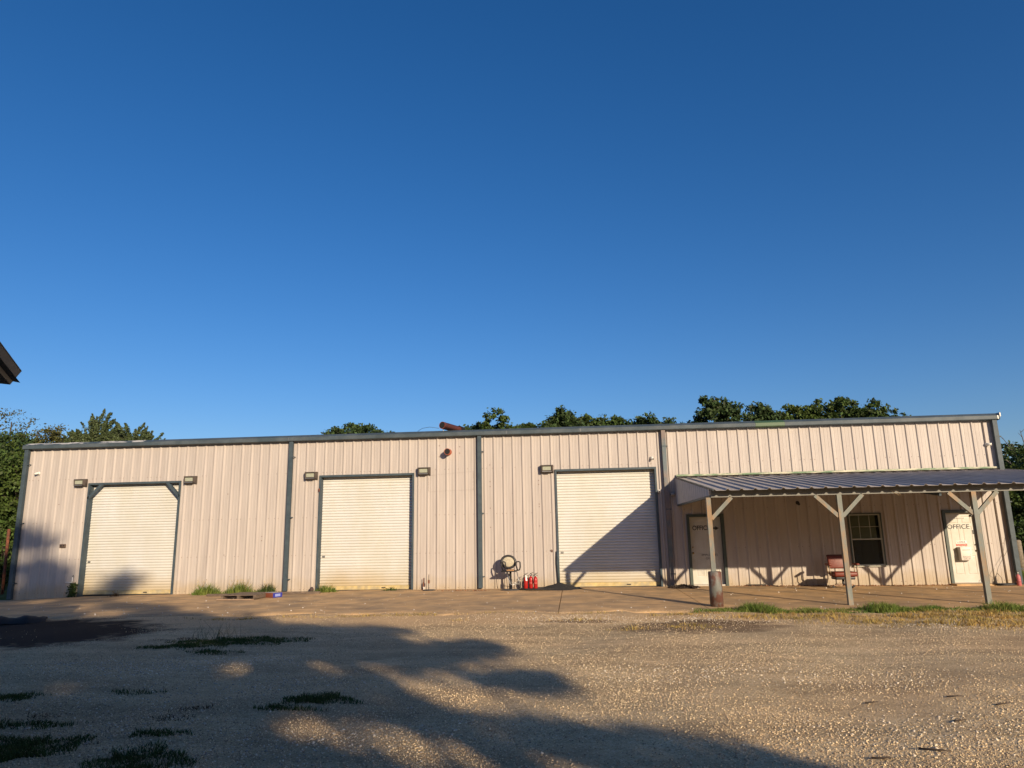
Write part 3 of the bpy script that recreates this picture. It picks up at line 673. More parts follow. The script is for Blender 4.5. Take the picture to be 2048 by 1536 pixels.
for i, x in enumerate((20.985,23.875,26.76,29.95)):
    z0 = -.06 if i else .6
    p = MB().box(x-.05,x+.05,YB-.05,YB+.05,z0,zb-.173).build('post', PAINT, can)
    if i == 0:
        MB().lathe([(.145,-.08),(.145,.74),(.132,.76),(.06,.765)], (x+.02,YB,0), 24).build('pipe_sleeve', mat('rusty_pipe', (.15,.155,.14), .6, col2=(.11,.05,.035), vscale=1.8, stretch=(1.3,1.3,1.), var=.2, fac=(.44,.52)), p)
    for s in ((1,) if i == 0 else (-1, 1)):
        MB().beam((x+s*.045,YB,zb-.15-.50),(x+s*.52,YB,zb-.177),.085,.06,(0,1,0)).build('brace', PAINT, p)
# wire hanging from the eave
t = tag(MB().tube([(24.98,-5.4,2.47),(25.0,-5.5,2.40),(25.08,-5.52,2.36),(25.1,-5.5,2.32)], .005, 5).tube([(25.04,-5.4,2.47),(25.1,-5.5,2.42),(25.13,-5.52,2.34)], .004, 5).build('loose_wire', mat('tan_wire', (.35,.25,.13), .6)), 'short tan wire ends dangling under the canopy eave right of the middle post', 'wire')

# ------------------------------------------------------------------ things on the wall
BRONZE = mat('bronze_housing', (.07,.055,.045), .55, var=.2)
LENS = mat('cloudy_lens', (.34,.36,.28), .25, var=.2, vscale=20)
def floodlight():
    t = thing('wall_floodlight', '', 'wall light')
    w1, w2, h = .20, .155, .125
    mb = MB().add([(-w1,0,h),(w1,0,h),(w1,0,-h),(-w1,0,-h),(-w1,-.10,h),(w1,-.10,h),(w1,-.10,-h+.03),(-w1,-.10,-h+.03)], [(4,5,1,0),(5,6,2,1),(6,7,3,2),(7,4,0,3),(0,1,2,3)])
    # front frame with recessed sloping lens
    o = [(-w1,-.10,h),(w1,-.10,h),(w1,-.10,-h+.03),(-w1,-.10,-h+.03)]; p = [(-w2,-.19,h-.03),(w2,-.19,h-.03),(w2,-.17,-h+.055),(-w2,-.17,-h+.055)]
    l = [(-w2+.03,-.155,h-.055),(w2-.03,-.155,h-.055),(w2-.03,-.145,-h+.085),(-w2+.03,-.145,-h+.085)]
    mb.add(o+p+l, [(0,1,5,4)[::-1],(1,2,6,5)[::-1],(2,3,7,6)[::-1],(3,0,4,7)[::-1],(4,5,9,8)[::-1],(5,6,10,9)[::-1],(6,7,11,10)[::-1],(7,4,8,11)[::-1]])
    mb.box(-.06,.06,-.003,.04,-.05,.05)
    mb.build('housing', BRONZE, t)
    MB().add(l, [(3,2,1,0)]).build('lens', LENS, t)
    MB().box(-w2+.01,w2-.01,-.186,-.166,-h+.036,-h+.052).build('lip', STEEL, t)
    return t
L0 = floodlight()
for i, (x, z, lab) in enumerate(((1.93,3.57,'bronze wall floodlight left of the braced roller door, nearest the left end of the wall'),(5.66,3.57,'bronze wall floodlight at the upper right corner of the braced roller door'),(9.65,3.60,'bronze wall floodlight at the upper left of the middle roller door'),(13.28,3.645,'bronze wall floodlight at the upper right corner of the middle roller door'),(17.13,3.615,'bronze wall floodlight at the upper left of the half shaded roller door'))):
    o = L0 if i == 0 else copy_tree(L0)
    o.location = (x, -.036, z); o['label'] = lab; o['group'] = 'floodlights beside the roller doors'
WCAM = mat('camera_white', (.7,.68,.62), .4)
def seccam(name, label, x, z, m, aim, ml):
    t = thing(name, label, 'security camera', (x,-.034,z))
    MB().lathe([(.055,0),(.055,.015),(.03,.03)], (0,0,0), 14).xf(Matrix.Rotation(R(90),4,'X')).build('mount', m, t)
    d = Vector(aim).normalized(); a = Vector((0,-.05,0)); MB().tube([(0,-.02,0),a], .018, 8).tube([a-d*.03, a+d*.10], .036, 14).build('body', m, t)
    MB().tube([a+d*.1001, a+d*.106], .026, 12).build('lens', ml, t)
seccam('security_camera','white bullet camera high on the wall near the left end',.40,3.93,WCAM,(-1,-.5,-.35),BLACK)
seccam('security_camera','white dome style camera above the top right of the half shaded roller door',20.34,3.87,WCAM,(.4,-1,-.5),BLACK)
seccam('security_camera','white bullet camera high on the wall near the right end',30.16,4.0,WCAM,(1,-.8,-.1),BLACK)
seccam('security_camera','grey camera with black lens beside the brown downspout',20.52,2.86,WCAM,(-.2,-1,-.2),BLACK)
seccam('security_camera','small camera on an arm where the canopy end panel meets the wall',20.93,2.76,mat('camera_grey',(.4,.4,.38)),(-1,-.4,-.1),BLACK)
seccam('security_camera','black round camera under the canopy between the office doors',24.55,2.42,BLACK,(0,-1,-.6),BLACK)
# outlet, tap, strip
t = thing('outlet_box','small brown weatherproof outlet box left of the braced roller door','outlet box',(1.52,-.033,1.58))
MB().rbox(-.10,.10,-.035,.0,-.055,.055,.008).build('cover', mat('brown_box',(.10,.065,.045),.6,var=.3,vscale=20), t); MB().box(-.07,-.02,-.04,-.0355,-.02,.02).build('flap', BLACK, t); MB().box(.02,.07,-.04,-.0355,-.02,.02).build('flap', BLACK, t)
t = thing('wall_tap','white pipe tap sticking out of the shaded siding above the vine','tap',(1.98,-.04,.40))
MB().tube([(.02,-.05,-.02),(.02,-.05,.22)], .018, 8).tube([(.02,.0,.05),(.02,-.05,.05)], .014, 8).build('pipe', WCAM, t); MB().tube([(0,-.05,.04),(-.2,-.05,.045)], .013, 8).build('spout', WCAM, t); MB().tube([(.02,-.05,.22),(.05,-.07,.26)], .022, 6).build('handle', STEEL, t)
# vent pipe through the wall
RED = mat('red_oxide_pipe', (.34,.085,.04), .6, var=.2, vscale=8, col2=(.22,.07,.04))
def pipe_shell(a, b, r, name, m, parent, n=24, th=.012):
    a = Vector(a); b = Vector(b); mb = MB().tube([a, b], r, n, False); o = len(mb.v); mb.tube([a, b], r-th, n, False)
    for i in range(len(mb.f)//2, len(mb.f)): mb.f[i] = mb.f[i][::-1]
    for e in (0, n):
        for k in range(n): mb.f.append((e+k, e+(k+1) % n, o+e+(k+1) % n, o+e+k)); mb.sm.append(False)
    return mb.build(name, m, parent)
PIPE_BLACK = mat('collar_and_bore_shade', (.012,.012,.013), .9)  # black for the collar; in the bores it paints the inside shade
t = thing('wall_vent_pipe','stub of red oxide pipe poking out of the siding below the gutter','vent pipe',(14.05,0,4.24))
pipe_shell((0,.05,0),(-.0,-.30,-.015),.10,'pipe',RED,t); MB().tube([(0,-.285,-.014),(0,.03,0)],.086,20).build('bore_shade',PIPE_BLACK,t)
t = thing('roof_pipe','larger red pipe lying on the roof edge with a black open mouth','pipe',(13.98,.42,5.05))
pipe_shell((-.12,-.55,.035),(.30,.35,-.01),.115,'pipe',RED,t); pipe_shell((.27,.29,.0),(.36,.47,-.02),.135,'collar',PIPE_BLACK,t); MB().tube([(-.115,-.54,.05),(.1,-.08,.02)],.101,20).build('bore_shade',PIPE_BLACK,t)  # plug at the mouth carries the shade of the hollow as flat black
MB().tube([(-.10,-.46,-.04),(-.10,-.46,-.22)],.012,6).build('prop', STEEL, t)
t = tag(MB().tube([(13.05,.0,4.93),(13.2,-.02,5.02),(13.45,-.05,5.05),(13.75,-.05,5.0)],.006,5).build('loose_cable',BLACK),'thin black cable arching over the gutter left of the roof pipe','cable')
# drop box on the right office door
t = thing('drop_box','white steel key drop box mounted on the right office door','drop box',(29.11,.095,.685))
BOXW = mat('drop_box_white',(.66,.60,.55),.5)
bx = MB().rbox(-.155,.155,-.17,-.002,0,.375,.008).build('box_body', BOXW, t)
MB().box(-.10,.11,-.174,-.1705,.285,.297).build('slot', BLACK, t); MB().lathe([(.008,0),(.008,.006)],(0,0,0),10).xf(Matrix.Translation((.11,-.170,.16))@Matrix.Rotation(R(90),4,'X')).build('lock', STEEL, t)
GREY_L = mat('grey_letters',(.28,.25,.23),.6)
for s_, z in (('NIGHT',.095),('DROP',.04)): lettering(s_, .0, -.1725, z, .068, GREY_L, t, spacing=1.05)

# ------------------------------------------------------------------ fire extinguishers
REDP = mat('red_enamel', (.38,.018,.016), .3, var=.08)
def extinguisher(label, x, y, mcol, tagged=False, sc_=1., group=None, rz=0):
    t = thing('fire_extinguisher', label, 'fire extinguisher', (x, y, zs(x,y)+.03 if x < 20 else zs(x,y)), rz, group)
    MB().lathe([(.06,0),(.068,.012),(.068,.28),(.06,.325),(.035,.36),(.018,.37),(.018,.385)],(0,0,0),20).build('cylinder', mcol, t)
    MB().box(-.024,.024,-.02,.02,.385,.45).beam((-.02,0,.455),(.085,0,.49),.026,.016).beam((0,0,.425),(.08,0,.41),.024,.014).build('valve', BLACK, t)
    MB().tube([(-.02,0,.42),(-.075,0,.41),(-.088,0,.32),(-.078,-.01,.16)],[.008,.008,.008,.014],8).build('hose', BLACK, t)
    MB().lathe([(.014,0),(.014,.012)],(0,0,0),10).xf(Matrix.Translation((.0,-.02,.42))@Matrix.Rotation(R(90),4,'X')).build('gauge', WCAM, t)
    if tagged: MB().add([(-.02,-.03,.42),(.02,-.04,.41),(.035,-.085,.24),(-.02,-.08,.25)],[(0,1,2,3),(3,2,1,0)]).build('hang_tag', WCAM, t)
    else:
        MB().lathe([(.0692,.12),(.0692,.2)],(0,0,0),20).build('label_band', mat('label_band',(.42,.05,.04),.5) if mcol is REDP else mcol, t)
    t.scale = (sc_*.9,)*3; return t
grp = 'red fire extinguishers standing by the black gravel'
extinguisher('red fire extinguisher with a white hang tag, nearest the drafting chair',16.42,-.40,REDP,True,1.,grp,.3)
extinguisher('red fire extinguisher standing between the other two on the tray',16.57,-.36,REDP,False,1.02,grp,-.2)
extinguisher('red fire extinguisher nearest the heap of black gravel',16.71,-.42,REDP,False,1.0,grp,.1)
extinguisher('faded pink fire extinguisher at the right corner of the building',30.14,-.55,mat('faded_pink',(.45,.13,.14),.5,var=.1),False,.92)

# ------------------------------------------------------------------ black tray and heap of gravel
DK = mat('black_grit', (.018,.017,.018), .9, island=.5)
t = tag(MB().lathe([(.55,0),(.66,.012),(.70,.035),(.68,.035),(.64,.022),(.3,.02)],(0,0,0),26).xf(Matrix.Translation((16.85,-.45,zs(16.8,-.4)+.004))@Matrix.Diagonal((1,.6,1,1))).build('rubber_tray', mat('dusty_rubber',(.035,.034,.034),.8,var=.3,vscale=6)),'flat black rubber tray on the slab under the red extinguishers','tray')
mb = MB(); nr, na = 9, 30
for i in range(nr+1):
    for k in range(na):
        a = 2*math.pi*k/na; r = i/nr; rx = .62*(1+.18*math.sin(3*a)+.1*math.sin(5*a+1)); hh = .19*(1-r)**1.1*(1+.2*math.sin(5*a)*(r)) + random.uniform(-.006,.006)
        mb.v.append((17.42+rx*r*math.cos(a), -.48+.4*r*math.sin(a), zs(17.4,-.4)+max(hh,0)-.005*r))
for i in range(nr):
    for k in range(na): mb.f.append((i*na+k,(i+1)*na+k,(i+1)*na+(k+1)%na,i*na+(k+1)%na)); mb.sm.append(False)
tag(mb.build('gravel_heap', mat('asphalt_millings',(.02,.019,.02),.95,var=.4,vscale=30,bump=.8,bscale=90)),'small heap of black grit against the left jamb of the shaded roller door','heap')
# debris of dark leaves
def debris(name, label, cx, cy, rx, ry, n, hh, m, size=.035):
    a = rng.uniform(0,6.28,n); r = np.sqrt(rng.random(n)); x = cx+rx*r*np.cos(a); y = cy+ry*r*np.sin(a)
    z = np.array([zs(p,q) for p,q in zip(x,y)])+.01+rng.random(n)*hh*(1-r)
    return tag(npmesh(name, *leafcloud(np.stack([x,y,z],1), size), m), label, 'leaf litter', kind='stuff')
debris('leaf_litter','dark heap of dead leaves at the foot of the brown downspout',21.0,-.5,.45,.35,900,.10,mat('dead_leaves',(.035,.022,.015),.9,island=.5))
debris('leaf_litter','scattered brown leaves along the wall under the window',25.8,-.15,3.4,.07,700,.02,mat('rust_leaves',(.22,.09,.035),.9,island=.5),.022)
debris('leaf_litter','rusty brown leaf scraps on the slab left of the centre downspout',14.6,-.65,.8,.12,90,.015,mat('rust_leaves',(.22,.09,.035)),.02)
tag(MB().rbox(22.85,23.4,-.14,-.05,zs(23,0)+.0,zs(23,0)+.045,.012).build('dark_bar', mat('dark_wood',(.03,.025,.02),.8)),'short dark bar lying against the siding behind the first canopy post','bar')

# ------------------------------------------------------------------ stakes on a round plate
z0 = zs(13.4,-.2)
t = thing('stake_stand','thin dark rod standing in a round plate right of the middle roller door','stand',(13.52,-.35,z0))
MB().lathe([(.20,0),(.20,.012),(.16,.022),(.04,.03)],(0,0,0),20).build('base_plate', mat('dark_iron',(.05,.045,.04),.7,var=.2), t); MB().tube([(-.02,0,.02),(-.015,0,.46)],[.011,.009],8).build('rod', mat('dark_iron',(.05,.045,.04)), t); MB().box(-.04,.01,-.015,.015,.2,.30).build('sleeve', RUST, t)
t = thing('jack_post','short rusty jack post standing against the siding beside the rod stand','post',(13.30,-.13,z0))
MB().tube([(0,0,0),(0,0,.22)],.022,8).tube([(0,0,.22),(0,0,.34)],.012,8).build('tube', RUST, t); MB().box(-.05,.05,-.05,.05,0,.012).build('foot', RUST, t); MB().box(.0,.03,-.03,.0,.0,.09).build('block', WCAM, t)

# ------------------------------------------------------------------ drafting chair (oval back)
t = thing('drafting_chair','black drafting chair with oval cream back cushion, left of the red extinguishers','chair',(15.98,-.50,zs(16,-.5)))
tb = Matrix.Translation((-.06,.05,.80)) @ Matrix.Rotation(R(8),4,'Y') @ Matrix.Rotation(R(82),4,'X')
oval = Matrix.Diagonal((1.1,.93,1,1))
MB().lathe([(.15,-.03),(.205,-.025),(.222,.0),(.214,.025),(.185,.035),(.16,.03),(.155,.01)],(0,0,0),32).xf(tb@oval).build('back_shell', BLACK, t)
MB().lathe([(.158,.0),(.155,.024),(.14,.034),(.08,.04),(.01,.041)],(0,0,0),32).xf(tb@oval).build('back_cushion', mat('dirty_cream_foam',(.42,.38,.28),.9,var=.2,vscale=14,bump=.3), t)
MB().rbox(-.26,.20,-.22,.16,.52,.56,.018).build('seat_pan', BLACK, t)
MB().rbox(-.10,.12,-.235,.10,.55,.585,.015).build('seat_foam', mat('torn_foam',(.36,.20,.09),.95,var=.3,vscale=16,bump=.5), t)
def loop(x, y): 
    return MB().tube([(x-.02,y,.57),(x-.05,y-.02,.70),(x-.045,y-.02,.80),(x+.03,y-.02,.81),(x+.065,y-.02,.79),(x+.07,y-.02,.66),(x+.045,y,.57),(x-.02,y,.56)],.021,8)
loop(.23,-.06).build('armrest', BLACK, t); loop(-.2,-.1).build('armrest', BLACK, t)
MB().lathe([(.048,.03),(.048,.30),(.03,.31),(.03,.53)],(.0,.0,0),16).build('column', BLACK, t)
MB().lathe([(.30,0),(.30,.012),(.26,.022),(.05,.035)],(0,-.05,0),28).xf(Matrix.Diagonal((1,.8,1,1))).build('base_plate', mat('grey_iron',(.06,.06,.062),.6,var=.2), t)
CHR = mat('chrome',(.38,.38,.37),.35,.8)
MB().tube([(-.10,-.15,.52),(-.03,-.2,.30),(.0,-.22,.19),(.05,-.22,.165),(.27,-.18,.17)],.011,8).tube([(.20,-.12,.52),(.25,-.16,.30),(.31,-.18,.03)],.011,8).tube([(-.1,.12,.52),(-.03,.14,.2),(.28,.12,.17)],.01,8).build('foot_frame', CHR, t)

# ------------------------------------------------------------------ red swivel chair on the porch
t = thing('swivel_chair','worn red vinyl swivel armchair behind the middle canopy post','chair',(25.32,-.88,zs(25.3,-.9)+.02))
RV = mat('red_vinyl',(.15,.025,.012),.5,var=.15,vscale=9,bump=.15,bscale=12); RV_SHADE = mat('shaded_red_vinyl',(.07,.015,.012),.5)
mb = MB().rbox(-.29,.29,-.05,.05,0,.36,.03).xf(Matrix.Translation((0,.20,.50))@Matrix.Rotation(R(-8),4,'X')); mb.build('backrest', RV, t)
MB().rbox(-.295,.295,-.055,.055,.33,.385,.02).xf(Matrix.Translation((0,.20,.50))@Matrix.Rotation(R(-8),4,'X')).build('shaded_back_top', RV_SHADE, t)  # top edge darkened to paint the canopy beam's shadow into the vinyl
MB().rbox(-.31,.31,-.30,.20,.30,.43,.04).build('seat', RV, t)
MB().rbox(-.26,.26,-.22,.18,.22,.30,.02).build('seat_pan', BLACK, t)
for s in (-1, 1):
    MB().rbox(s*.37-.045,s*.37+.045,-.22,.14,.60,.65,.02).build('armrest', RV, t)
    MB().tube([(s*.33,-.1,.36),(s*.37,-.12,.45),(s*.37,-.12,.60)],.014,8).tube([(s*.33,.08,.36),(s*.37,.08,.45),(s*.37,.08,.60)],.014,8).build('arm_support', mat('old_brass',(.3,.22,.14),.5,.6), t)
MB().lathe([(.05,.06),(.035,.12),(.03,.24)],(0,0,0),14).build('column', BLACK, t)
mb = MB(); ca = MB()
for k in range(4):
    a = R(20+90*k); d = Vector((math.cos(a),math.sin(a),0)); mb.beam(Vector((0,0,.085)),d*.33+Vector((0,0,.065)),.035,.03); c = d*.34+Vector((0,0,.028)); e = Vector((-d.y,d.x,0)); ca.tube([c-e*.014,c+e*.014],.028,12)
mb.build('base', mat('tan_metal',(.25,.16,.10),.5), t); ca.build('caster', BLACK, t)

# ------------------------------------------------------------------ cord by the pink extinguisher
mb = MB(); pts_ = []
for i in range(60): a = i*.5; r = .22+.05*math.sin(i*.9); pts_.append((29.85+r*math.cos(a)*1.3,-.42+r*.5*math.sin(a),.015+.0008*i))
mb.tube(pts_, .009, 6); mb.tube([(29.62,-.36,.02),(29.68,-.30,.25),(29.8,-.2,.32),(29.92,-.14,.2),(29.9,-.2,.05)],.006,5); mb.tube([(29.6,-.3,.02),(29.9,-.12,.5),(30.2,-.08,.9),(30.36,-.16,1.35)],.005,5)
tag(mb.build('coiled_cord', BLACK),'black cord coiled on the slab left of the pink extinguisher, one end up the corner','cord')

# ------------------------------------------------------------------ pallet, boards, box
WOOD = mat('grey_weathered_wood',(.10,.075,.055),.85,var=.3,vscale=5,col2=(.17,.125,.09),stretch=(1,8,8),bump=.3)
WOODL = mat('pale_split_wood',(.36,.25,.17),.85,var=.2,vscale=6,bump=.3)
t = thing('wooden_pallet','weathered grey shipping pallet lying by the wall behind the blue box','pallet',(8.62,-1.85,zs(8.6,-1.8)),R(-3))
mb = MB()
for i in range(8): mb.box(-.53+random.uniform(-.01,.01),.50+random.uniform(-.01,.01),-.55+i*.14,-.55+i*.14+.095,.105,.122)
mb.build('deck', WOOD, t)
for x in (-.5,-.02,.46): MB().box(x-.03,x+.04,-.55,.52,.02,.104).build('stringer', WOOD, t)
MB().box(-.62,.44,-.60,-.51,0,.02).box(-.5,.5,.2,.3,0,.019).build('bottom_board', WOODL, t)
t = thing('carton','small open carton, one side bright blue and one side brown, right of the pallet','box',(9.30,-1.75,zs(9.3,-1.7)),R(-28))
MB().rbox(-.19,.19,-.16,.16,0,.13,.006).build('carton_body', mat('brown_card',(.20,.06,.03),.7), t); MB().box(.1905,.197,-.158,.158,.004,.128).build('side_panel', mat('blue_print',(.03,.035,.27),.5), t); MB().box(.1975,.1985,-.09,.09,.03,.10).build('printed_mark', mat('pale_blue_print',(.25,.3,.6),.5), t)
MB().box(-.185,.185,-.155,.155,.131,.134).build('lid', mat('grey_card',(.35,.33,.32),.7), t)
tag(MB().rbox(9.0,10.35,-.92,-.80,zs(9.6,-.8),zs(9.6,-.8)+.07,.01).build('timber', WOOD),'long grey timber lying along the wall in front of the second downspout','timber')
tag(MB().rbox(6.95,8.0,-1.05,-.93,zs(7.4,-1),zs(7.4,-1)+.06,.01).build('timber', WOOD),'grey timber half hidden by the weeds left of the pallet','timber')
tag(MB().lathe([(.05,0),(.07,.06),(.05,.12),(.02,.15)],(9.85,-.2,zs(9.85,-.2)),9).build('rock', mat('brown_rock',(.07,.045,.04),.9,var=.3,vscale=20)),'dark brown rock at the wall left of the middle roller door','rock')
# tarp / log at far left
mb = MB(); n = 14; m_ = 6
for i in range(n+1):
    for j in range(m_+1):
        x = -.1+1.0*i/n; y = -.4+.8*j/m_; zz = .14*math.sin(math.pi*j/m_)**.6*(.8+.2*math.sin(i*.9))*(1 if 0 < i < n else .5); mb.v.append((x, y+.1*math.sin(i*.5), zz+.01*math.sin(i*2.1+j)))
for i in range(n):
    for j in range(m_): p_ = i*(m_+1)+j; mb.f.append((p_, p_+m_+1, p_+m_+2, p_+1)); mb.sm.append(True)
mb.xf(Matrix.Translation((5.35,-6.95,-.02))@Matrix.Rotation(R(35),4,'Z'))
tag(mb.build('folded_tarp', mat('dark_tarp',(.012,.013,.013),.9,var=.2)),'crumpled dark tarpaulin on the black dirt at the left edge','tarpaulin')
# twigs on gravel, lower right
TW = mat('bark_twig',(.05,.035,.025),.9)
for i, (x, y, l, a, lab) in enumerate(((20.56,-16.0,.22,-.5,'thickest dark twig on the sunlit gravel at the bottom right'),(20.1,-16.2,.15,-.2,'thin dark twig on the gravel just beyond the shadow edge, bottom right'),(20.75,-14.35,.13,.1,'short dark twig pair on sunlit gravel below the middle post'),(21.9,-14.5,.18,.3,'long thin dark twig near the right edge of the gravel'),(21.6,-14.2,.14,-.1,'dark crooked twig near the right edge, beyond the long thin one'),(21.2,-15.1,.12,.2,'small dark twig between the thickest twig and the right edge'))):
    d = Vector((math.cos(a),math.sin(a),0)); n_ = Vector((-d.y,d.x,0)); p_ = Vector((x,y,gz(x,y)+.015))
    mb = MB().tube([p_-d*l/2,p_+n_*.02,p_+d*l/2+Vector((0,0,.008))],[.008,.007,.003],5).tube([p_+n_*.02,p_+d*.06+n_*.07],[.005,.002],4)
    tag(mb.build('twig',TW),lab,'twig',group='twigs on the gravel')
# rusty post left, wooden posts right
t = tag(MB().tube([(-2.05,2,-.2),(-2.10,2,2.19)],.05,10).build('rusty_post',RUST),'slim rusty steel post standing beyond the left corner of the building','post')
for x, y, h, lab in ((34.6,7.0,1.05,'pale weathered wooden fence post in the shade beyond the right corner'),):
    tag(MB().lathe([(.13,-.2),(.13,h),(.10,h+.05)],(x,y,0),12).build('wooden_post',mat('old_post_wood',(.20,.165,.12),.9,var=.3,vscale=6)),lab,'post')

# ------------------------------------------------------------------ trees
BARK = mat('bark',(.06,.045,.035),.9,var=.3,vscale=8,bump=.5,bscale=20)
LEAF = [mat('leaf_mid',(.042,.072,.018),.6,island=.55,col2=(.065,.10,.022),vscale=.5,trans=.25,spec=.3),
        mat('leaf_dark',(.034,.060,.02),.65,island=.55,col2=(.052,.085,.025),vscale=.5,trans=.2,spec=.3),
        mat('leaf_olive',(.07,.075,.025),.65,island=.5,col2=(.10,.10,.035),vscale=.6,trans=.25,spec=.2),
        mat('leaf_light',(.06,.10,.022),.6,island=.5,col2=(.10,.14,.03),vscale=.5,trans=.3,spec=.3)]
def clump_leaves(C, rc, per, size, squash=.7, up=None):
    n = len(C)*per; P = np.repeat(C, per, 0)+np.clip(rng.normal(0,.5,(n,3)),-1.1,1.1)*np.repeat(rc, per)[:,None]*np.array([1,1,squash])
    nrm = np.tile(np.array([[.2,-.35,.8]]),(n,1)) ; return leafcloud(P, size, nrm)
def tree(name, label, cat, x, y, blobs, dens, size, m, rc=.45, per=46, group=None, trunk=.2, spiky=False, twigs=False):
    """blobs: (dx, dy, z, rx, ry, rz) ellipsoids of the crown; dens clumps per m2 of shell"""
    t = thing(name, label, cat, (x, y, -.1), group=group); Cs = []
    for dx, dy, z, rx, ry, rz in blobs:
        n = int(dens*(rx*ry+rx*rz+ry*rz)*2.6)+4; d = rng.normal(size=(n,3)); d /= np.linalg.norm(d,axis=1)[:,None]
        lump = 1+.16*np.sin(d[:,0]*5+x)*np.sin(d[:,2]*6+y)+.1*np.sin(d[:,1]*9+z)
        rad = (.45+.6*rng.random(n)**.6)*lump
        Cs.append(d*rad[:,None]*np.array([rx,ry,rz])+np.array([dx,dy,z+.1]))
    C = np.concatenate(Cs); C = C[C[:,2] > .3]; r = rng.uniform(.6,1.25,len(C))*rc
    if spiky:
        n = len(C)*per; k = rng.random(n)**.8; cc = np.repeat(C,per,0); cen = np.array([np.mean([b_[0] for b_ in blobs]),0]); dirv = np.zeros((len(C),3)); dirv[:,:2] = (C[:,:2]-cen); dirv /= (np.linalg.norm(dirv,axis=1)[:,None]+.3); dirv[:,2] = 1.0; dirv /= np.linalg.norm(dirv,axis=1)[:,None]
        dd = np.repeat(dirv,per,0); P_ = cc+dd*(k*1.7*np.repeat(r,per))[:,None]+rng.normal(0,1,(n,3))*(.24*np.repeat(r,per)*(1.05-k))[:,None]
        V, F = leafcloud(P_, size, dd*.3)
    else: V, F = clump_leaves(C, r, per, size)
    npmesh('crown', V, F, m, t)
    mb = MB(); top = max(b_[2]+b_[5]*.6 for b_ in blobs); bx_ = np.mean([b_[0] for b_ in blobs])
    mb.tube([(0,0,-.3),(bx_*.15,.05,top*.3),(bx_*.5+.1,0,top*.6),(bx_,0,top)],[trunk*1.2,trunk,trunk*.6,trunk*.15],8)
    for i in rng.choice(len(C), min(len(C), 26), replace=False):
        c = C[i]; z0_ = min(c[2]*.75, top*.7); mb.tube([(bx_*z0_/top,0,z0_*.8),(c[0]*.5+bx_*.3,c[1]*.5,(z0_+c[2])/2),tuple(c)],[trunk*.3,trunk*.16,.012],5)
    if twigs:
        for i in range(30):
            c = C[rng.integers(len(C))]; e = c+np.array([rng.normal(0,.4),rng.normal(0,.3),rng.uniform(.3,1.0)]); mb.tube([tuple(c),tuple((c+e)/2+rng.normal(0,.08,3)),tuple(e)],[.03,.02,.008],4)
    mb.build('trunk', BARK, t); return t
def AT(x22, z22, y):                                       # same sight line, other depth
    k = (y-CAM.y)/(22-CAM.y); return CAM.x+(x22-CAM.x)*k, CAM.z+(z22-CAM.z)*k
bg = 'trees showing above the roofline'
def back_tree(label, x22, top22, y, w22, m, blobs=None, **kw):
    x, top = AT(x22, top22, y); k = (y-CAM.y)/(22-CAM.y); w_ = w22*k/2
    vis = (top22-8.22)*k
    B = blobs(w_, top) if blobs else [(q_*w_, random.uniform(-.3,.3), top-.85-vis*d_, max(.5,.36*w_), .8, .85) for q_, d_ in ((-.78,.85),(-.42,.3),(0,0),(.38,.22),(.76,.8))] + [(0,0,top-2.4-vis*.4,w_*.95,1.2,1.7)]
    return tree('broadleaf_tree', label, 'tree', x, y, B, kw.pop('dens',4.4), kw.pop('size',.12), m, rc=kw.pop('rc',.33), per=kw.pop('per',58), group=bg, **kw)
back_tree('low dark tree dome showing alone over the roof left of the red roof pipe',4.1,8.82,26,4.8,LEAF[1])
back_tree('small round treetop at the left foot of the peaked tree right of the roof pipe',12.05,8.5,27,1.3,LEAF[1])
back_tree('peaked dark tree over the roof just right of the red roof pipe',13.55,9.3,25,2.7,LEAF[0],blobs=lambda w_,t_:[(-.35,0,t_-1.5,.95,.9,1.5),(.75,0,t_-1.9,.85,.8,1.4),(-.9,0,t_-2.6,.9,.8,1.0),(1.1,0,t_-2.9,.9,.8,1.2),(0,0,t_-4,1.7,1.3,1.8)])
back_tree('low sliver of treetop between the peaked tree and the rounded tree',15.4,8.5,28,1.9,LEAF[0])
back_tree('rounded dark tree over the roof in the middle, left end of the long row',17.4,9.32,26,2.6,LEAF[1])
back_tree('lower lumpy treetop directly right of the rounded dark tree',19.0,9.0,27,2.4,LEAF[0])
back_tree('lower treetop tapering towards the gap before the third roller door camera',20.3,8.85,27,2.8,LEAF[0])
back_tree('two lobed treetop above the third bay, standing alone',22.75,8.8,26,3.0,LEAF[1])
opn = lambda w_,t_:[(.2,0,t_-1.3,1.2,1,1.2),(-1.1,0,t_-2.2,1.1,.9,.9),(1.2,0,t_-1.5,.75,.8,1.0),(1.5,0,t_-2.9,1.3,.9,1.0),(-.3,0,t_-3.2,1.6,1.2,1.2),(.2,0,t_-4.6,2.,1.3,1.6)]
back_tree('tall open dark tree above the left end of the canopy, tallest at its left side',26.55,9.82,24,3.2,LEAF[1],blobs=opn,rc=.34,dens=3.0,per=70,size=.13)
back_tree('dark treetop between the open dark tree and the lighter green treetop',29.2,9.3,25,3.3,LEAF[1])
back_tree('lighter green treetop beside the green gutter length',31.5,9.1,25,3.0,LEAF[3])
back_tree('broad dense tree, widest of the row above the right bay',33.9,9.42,25,3.4,LEAF[0],blobs=lambda w_,t_:[(.5,0,t_-1.3,1.2,1,1.25),(-1.0,0,t_-1.5,1.1,1,1.15),(-1.9,0,t_-1.9,.9,.9,1.0),(1.6,0,t_-1.7,.9,.9,1.1),(0,0,t_-3.2,2.4,1.5,1.6)])
back_tree('feathery open treetop at the right end of the row',36.3,9.2,25,2.9,LEAF[0],rc=.3,dens=2.6,per=40)
